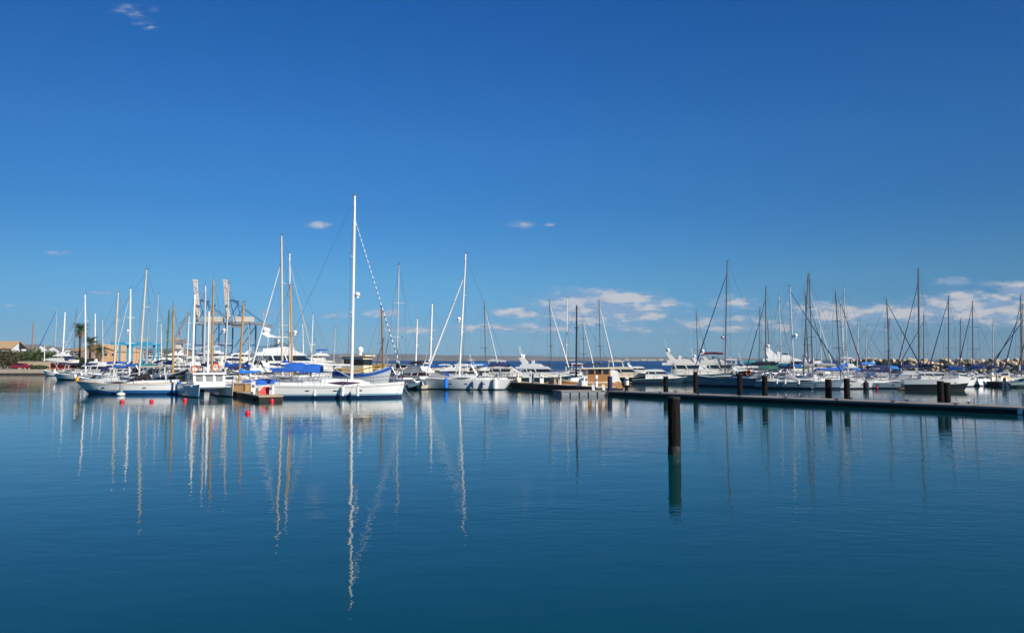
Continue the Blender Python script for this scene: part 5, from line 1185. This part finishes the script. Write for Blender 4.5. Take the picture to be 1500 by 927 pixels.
bush(65, 195, 5.6, 4.8, ['leaf_dark', 'leaf_dark'], 'dark green bush beside the lamp post', 8)
bush(57, 182.8, 3.4, .9, ['leaf_dark'], 'low shrub at the foot of the sandy wall', 9)
bush(116, 205, 3.2, 3.0, ['leaf', 'leaf_dark'], 'green bush at the foot of the tall palm', 10)
bush(134, 206, 3.0, 2.6, ['leaf_dark'], 'dark bush between the middle and short palms', 11)

def palm(px, Y, py_top, r, label, seed, tr=.30):
    r_ = random.Random(seed); zt = zat(py_top, Y) - GZ; o = empty('palm_tree', at(px, Y, GZ), r_.uniform(0, 360), label, 'palm tree')
    pts = []; rad = []
    for i in range(13):
        f = i / 12; pts.append((.15 * math.sin(f * 2), .1 * f, zt * f)); rad.append(tr * (1.25 - .35 * min(1, f * 4) + (.06 if i % 2 else 0)) * (1 + (.5 if .78 < f < 1 else 0)))
    MB().tube(pts, rad, 'trunk', 9).build('trunk', o)
    cx, cy, cz = pts[-1]
    def fronds(mat, n, e0, e1, nm):
        mb = MB()
        for k in range(n):
            az = 2 * math.pi * (k + r_.random()) / n; el = r_.uniform(e0, e1); ln = r * r_.uniform(.85, 1.1); prev = Vector((cx, cy, cz)); dr = Vector((math.cos(az), math.sin(az), 0)); side = Vector((-math.sin(az), math.cos(az), 0)); e = el
            for sgm in range(8):
                nx = prev + (dr * math.cos(e) + Vector((0, 0, math.sin(e)))) * ln / 8; e -= r_.uniform(.07, .20)
                wd = ln * .27 * math.sin(math.pi * min(1, (sgm + 1.2) / 8.6)) + .03
                for sd in (1, -1):
                    for q in range(2):
                        b0 = prev.lerp(nx, q * .5); b1 = prev.lerp(nx, q * .5 + .3); tip = b1 + side * sd * wd + (nx - prev) * .9 + Vector((0, 0, -.35 * wd)); mb.add([b0, b1, tip], [(0, 1, 2)], mat)
                prev = nx
        mb.build(nm, o, False)
    fronds('palm_leaf', 42, -.1, 1.3, 'crown'); fronds('palm_dry', 14, -1.1, -.4, 'dead_fronds')
palm(115.5, 208, 482, 2.7, 'tallest fan palm in front of the stone store', 1)
palm(130.5, 204, 500.5, 2.5, 'middle height palm at the corner of the tan warehouse', 2)
palm(145, 202, 513.5, 2.7, 'shortest palm in front of the tan warehouse', 3, .36)

# travel lift
tl = empty('boat_hoist', at(200, 186, GZ), 0, 'bright blue boat hoist gantry standing on the quay', 'boat hoist')
zl = zat(503.5, 186) - GZ
for x in (-3.1, 3.1):
    for y in (-3.0, 3.0):
        mb = MB()
        for dx in (-.55, .55): mb.box((x + dx, y, zl / 2 + .3), (.30, .36, zl - .6), 'gantry_cyan')
        mb.box((x, y, zl - .35), (1.4, .38, .5), 'gantry_cyan'); mb.build('leg', tl, False)
        MB().tube([(x - .3, y, .45), (x + .3, y, .45)], .45, 'tyre', 12).build('wheel', tl)
for y in (-3.0, 3.0): MB().box((0, y, zl), (9.2, .42, .62), 'gantry_cyan').build('top_beam', tl, False)
for x in (-3.1, 3.1): MB().box((x, 0, zl - .1), (.35, 6.2, .42), 'gantry_cyan').build('side_beam', tl, False)

# port cranes far behind
def sts():
    o = empty('port_crane', (0, 0, 1.2), 0, 'blue harbour crane with raised white boom, left of the two', 'crane', 'harbour cranes with raised booms')
    for x in (0, 19):
        for y in (-8, 8): MB().box((x, y, 16), (1.0, 1.0, 32), 'crane_blue').build('leg', o, False)
    for x in (0, 19): MB().box((x, 0, 14), (1.3, 15, 1.3), 'crane_blue').build('portal_beam', o, False)
    for y in (-8, 8):
        MB().tube([(0, y, 1), (19, y, 30)], .38, 'crane_blue', 5).build('brace', o); MB().tube([(0, y, 30), (10, y, 48)], .4, 'crane_blue', 5).build('mast_leg', o); MB().tube([(8, y, 31), (3, y, 50)], .38, 'crane_blue', 5).build('mast_leg', o)
    mb = MB()
    for y in (-3, 3): mb.box((13.5, y, 31.5), (31, 1.0, 1.9), 'crane_grey')
    for k in range(9): mb.box((0 + k * 3.4, 0, 31.2), (.5, 6, .8), 'crane_grey')
    mb.build('girder', o, False)
    MB().box((11.5, 0, 35), (15, 6, 4.2), 'crane_white').build('machinery_house', o, False)
    MB().box((31, 0, 29.6), (8, 5, 2.4), 'crane_grey').build('rear_platform', o, False)
    mb = MB(); A = [(-1, 33), (-4, 66)]
    for y in (-2.4, 2.4): mb.loft([[(A[0][0] - .7, y - .6, A[0][1]), (A[0][0] + .7, y - .6, A[0][1]), (A[0][0] + .7, y + .6, A[0][1]), (A[0][0] - .7, y + .6, A[0][1])], [(A[1][0] - .6, y - .6, A[1][1]), (A[1][0] + .6, y - .6, A[1][1]), (A[1][0] + .6, y + .6, A[1][1]), (A[1][0] - .6, y + .6, A[1][1])]], 'crane_white')
    for k in range(10):
        f = (k + .5) / 10; mb.box((lerp(-1, -4, f), 0, lerp(33, 66, f)), (.9, 4.6, .6), 'crane_white')
    mb.build('boom', o, False)
    for y in (-3, 3): MB().tube([(4, y, 49), (28, y, 32)], .22, 'crane_blue', 4).build('stay', o); MB().tube([(4, y, 49), (-3.6, y, 62)], .22, 'crane_blue', 4).build('stay', o)
    MB().box((4, 0, 50), (1.2, 17, 1.4), 'crane_blue').build('mast_head', o, False)
    MB().box((-4.4, 0, 66.8), (2.4, 5.4, 1.2), 'crane_white').build('boom_tip', o, False)
    return o
c1 = sts(); c1.location = at(291, 650, 1.2); c1.location.z = 1.2
c2 = copy_tree(c1); c2.location = at(335, 650, 1.2); c2.location.z = 1.2; c2['label'] = 'blue harbour crane with raised white boom, right of the two'
mc = empty('mobile_crane', at(262, 560, 1.2), 0, 'grey mobile harbour crane with a slanting lattice jib', 'crane')
MB().box((0, 0, 3), (14, 9, 3.4), 'crane_grey').build('chassis', mc, False); MB().box((0, 0, 10), (4.4, 4.4, 14), 'crane_white', taper=.8).build('tower', mc, False); MB().box((1.5, 0, 15), (7, 5, 3.4), 'crane_grey').build('cab', mc, False)
mb = MB(); A, B2 = Vector((-3, 0, 15)), Vector((6.5, 0, 35))
for y, zz in ((-1.2, 0), (1.2, 0), (-1.0, 2.2), (1.0, 2.2)): mb.tube([A + Vector((0, y, zz)), B2 + Vector((0, y * .5, zz * .4))], .26, 'crane_grey', 4)
for k in range(12):
    f = k / 12; P0 = A.lerp(B2, f); P1 = A.lerp(B2, f + 1 / 12); w_ = lerp(1.2, .6, f); z_ = lerp(2.2, .9, f)
    for sd in (1, -1): mb.tube([P0 + Vector((0, sd * w_, 0)), P1 + Vector((0, sd * w_, z_))], .16, 'crane_grey', 4)
mb.build('jib', mc)
MB().tube([(1.5, 0, 17), (0, 0, 27), (6.3, 0, 34.5)], .2, 'crane_grey', 4).build('jib_stay', mc)

# pale seaside buildings on the far shore
for k, (px, hh, ww) in enumerate([(905, 6, 22), (918, 9, 16), (930, 6, 26), (943, 10, 18), (955, 7, 30), (968, 11, 16), (980, 6, 24), (992, 9, 20), (1003, 6, 26), (690, 8, 22), (722, 11, 16), (838, 7, 20)]):
    hh *= .55; Y = 2600; o = empty('seaside_building', at(px, Y, 0), 0, 'tiny pale building on the far shore, number %s along it' % '' if False else ['lowest pale building at the left of the far shore row', 'small tall block second in the far shore row', 'long low white building third in the far shore row', 'tall pale block above the small low cruiser', 'longest white building on the far shore', 'highest block on the far shore by the domed yacht', 'low white hall right of the highest far block', 'pale block second from right in the far shore row', 'last white hall of the far shore row beside the domed yacht', 'pale villa below the hills beyond the pier sloop', 'pale tower on the far shore left of the pier end', 'small hall on the far shore seen beside the black mast'][k], 'building')
    MB().box((0, 0, hh / 2), (ww, 10, hh), 'farhouse').build('wall', o, False); MB().box((0, 0, hh + .4), (ww + 1, 11, .8), 'farhouse').build('roof', o, False)
# cross-decked hard edge of far shore so the buildings have ground
mb = MB(); xs0, xs1 = xat(640, 2600), xat(1080, 2600); mb.add([(xs0, 2590, .8), (xs1, 2590, .8), (xs1, 3900, 1.2), (xs0, 3900, 1.2), (xs0, 2588, -.5), (xs1, 2588, -.5)], [(0, 1, 2, 3), (4, 5, 1, 0)], 'hill'); tag(mb.build('far_shore', smooth=False), kind='structure')
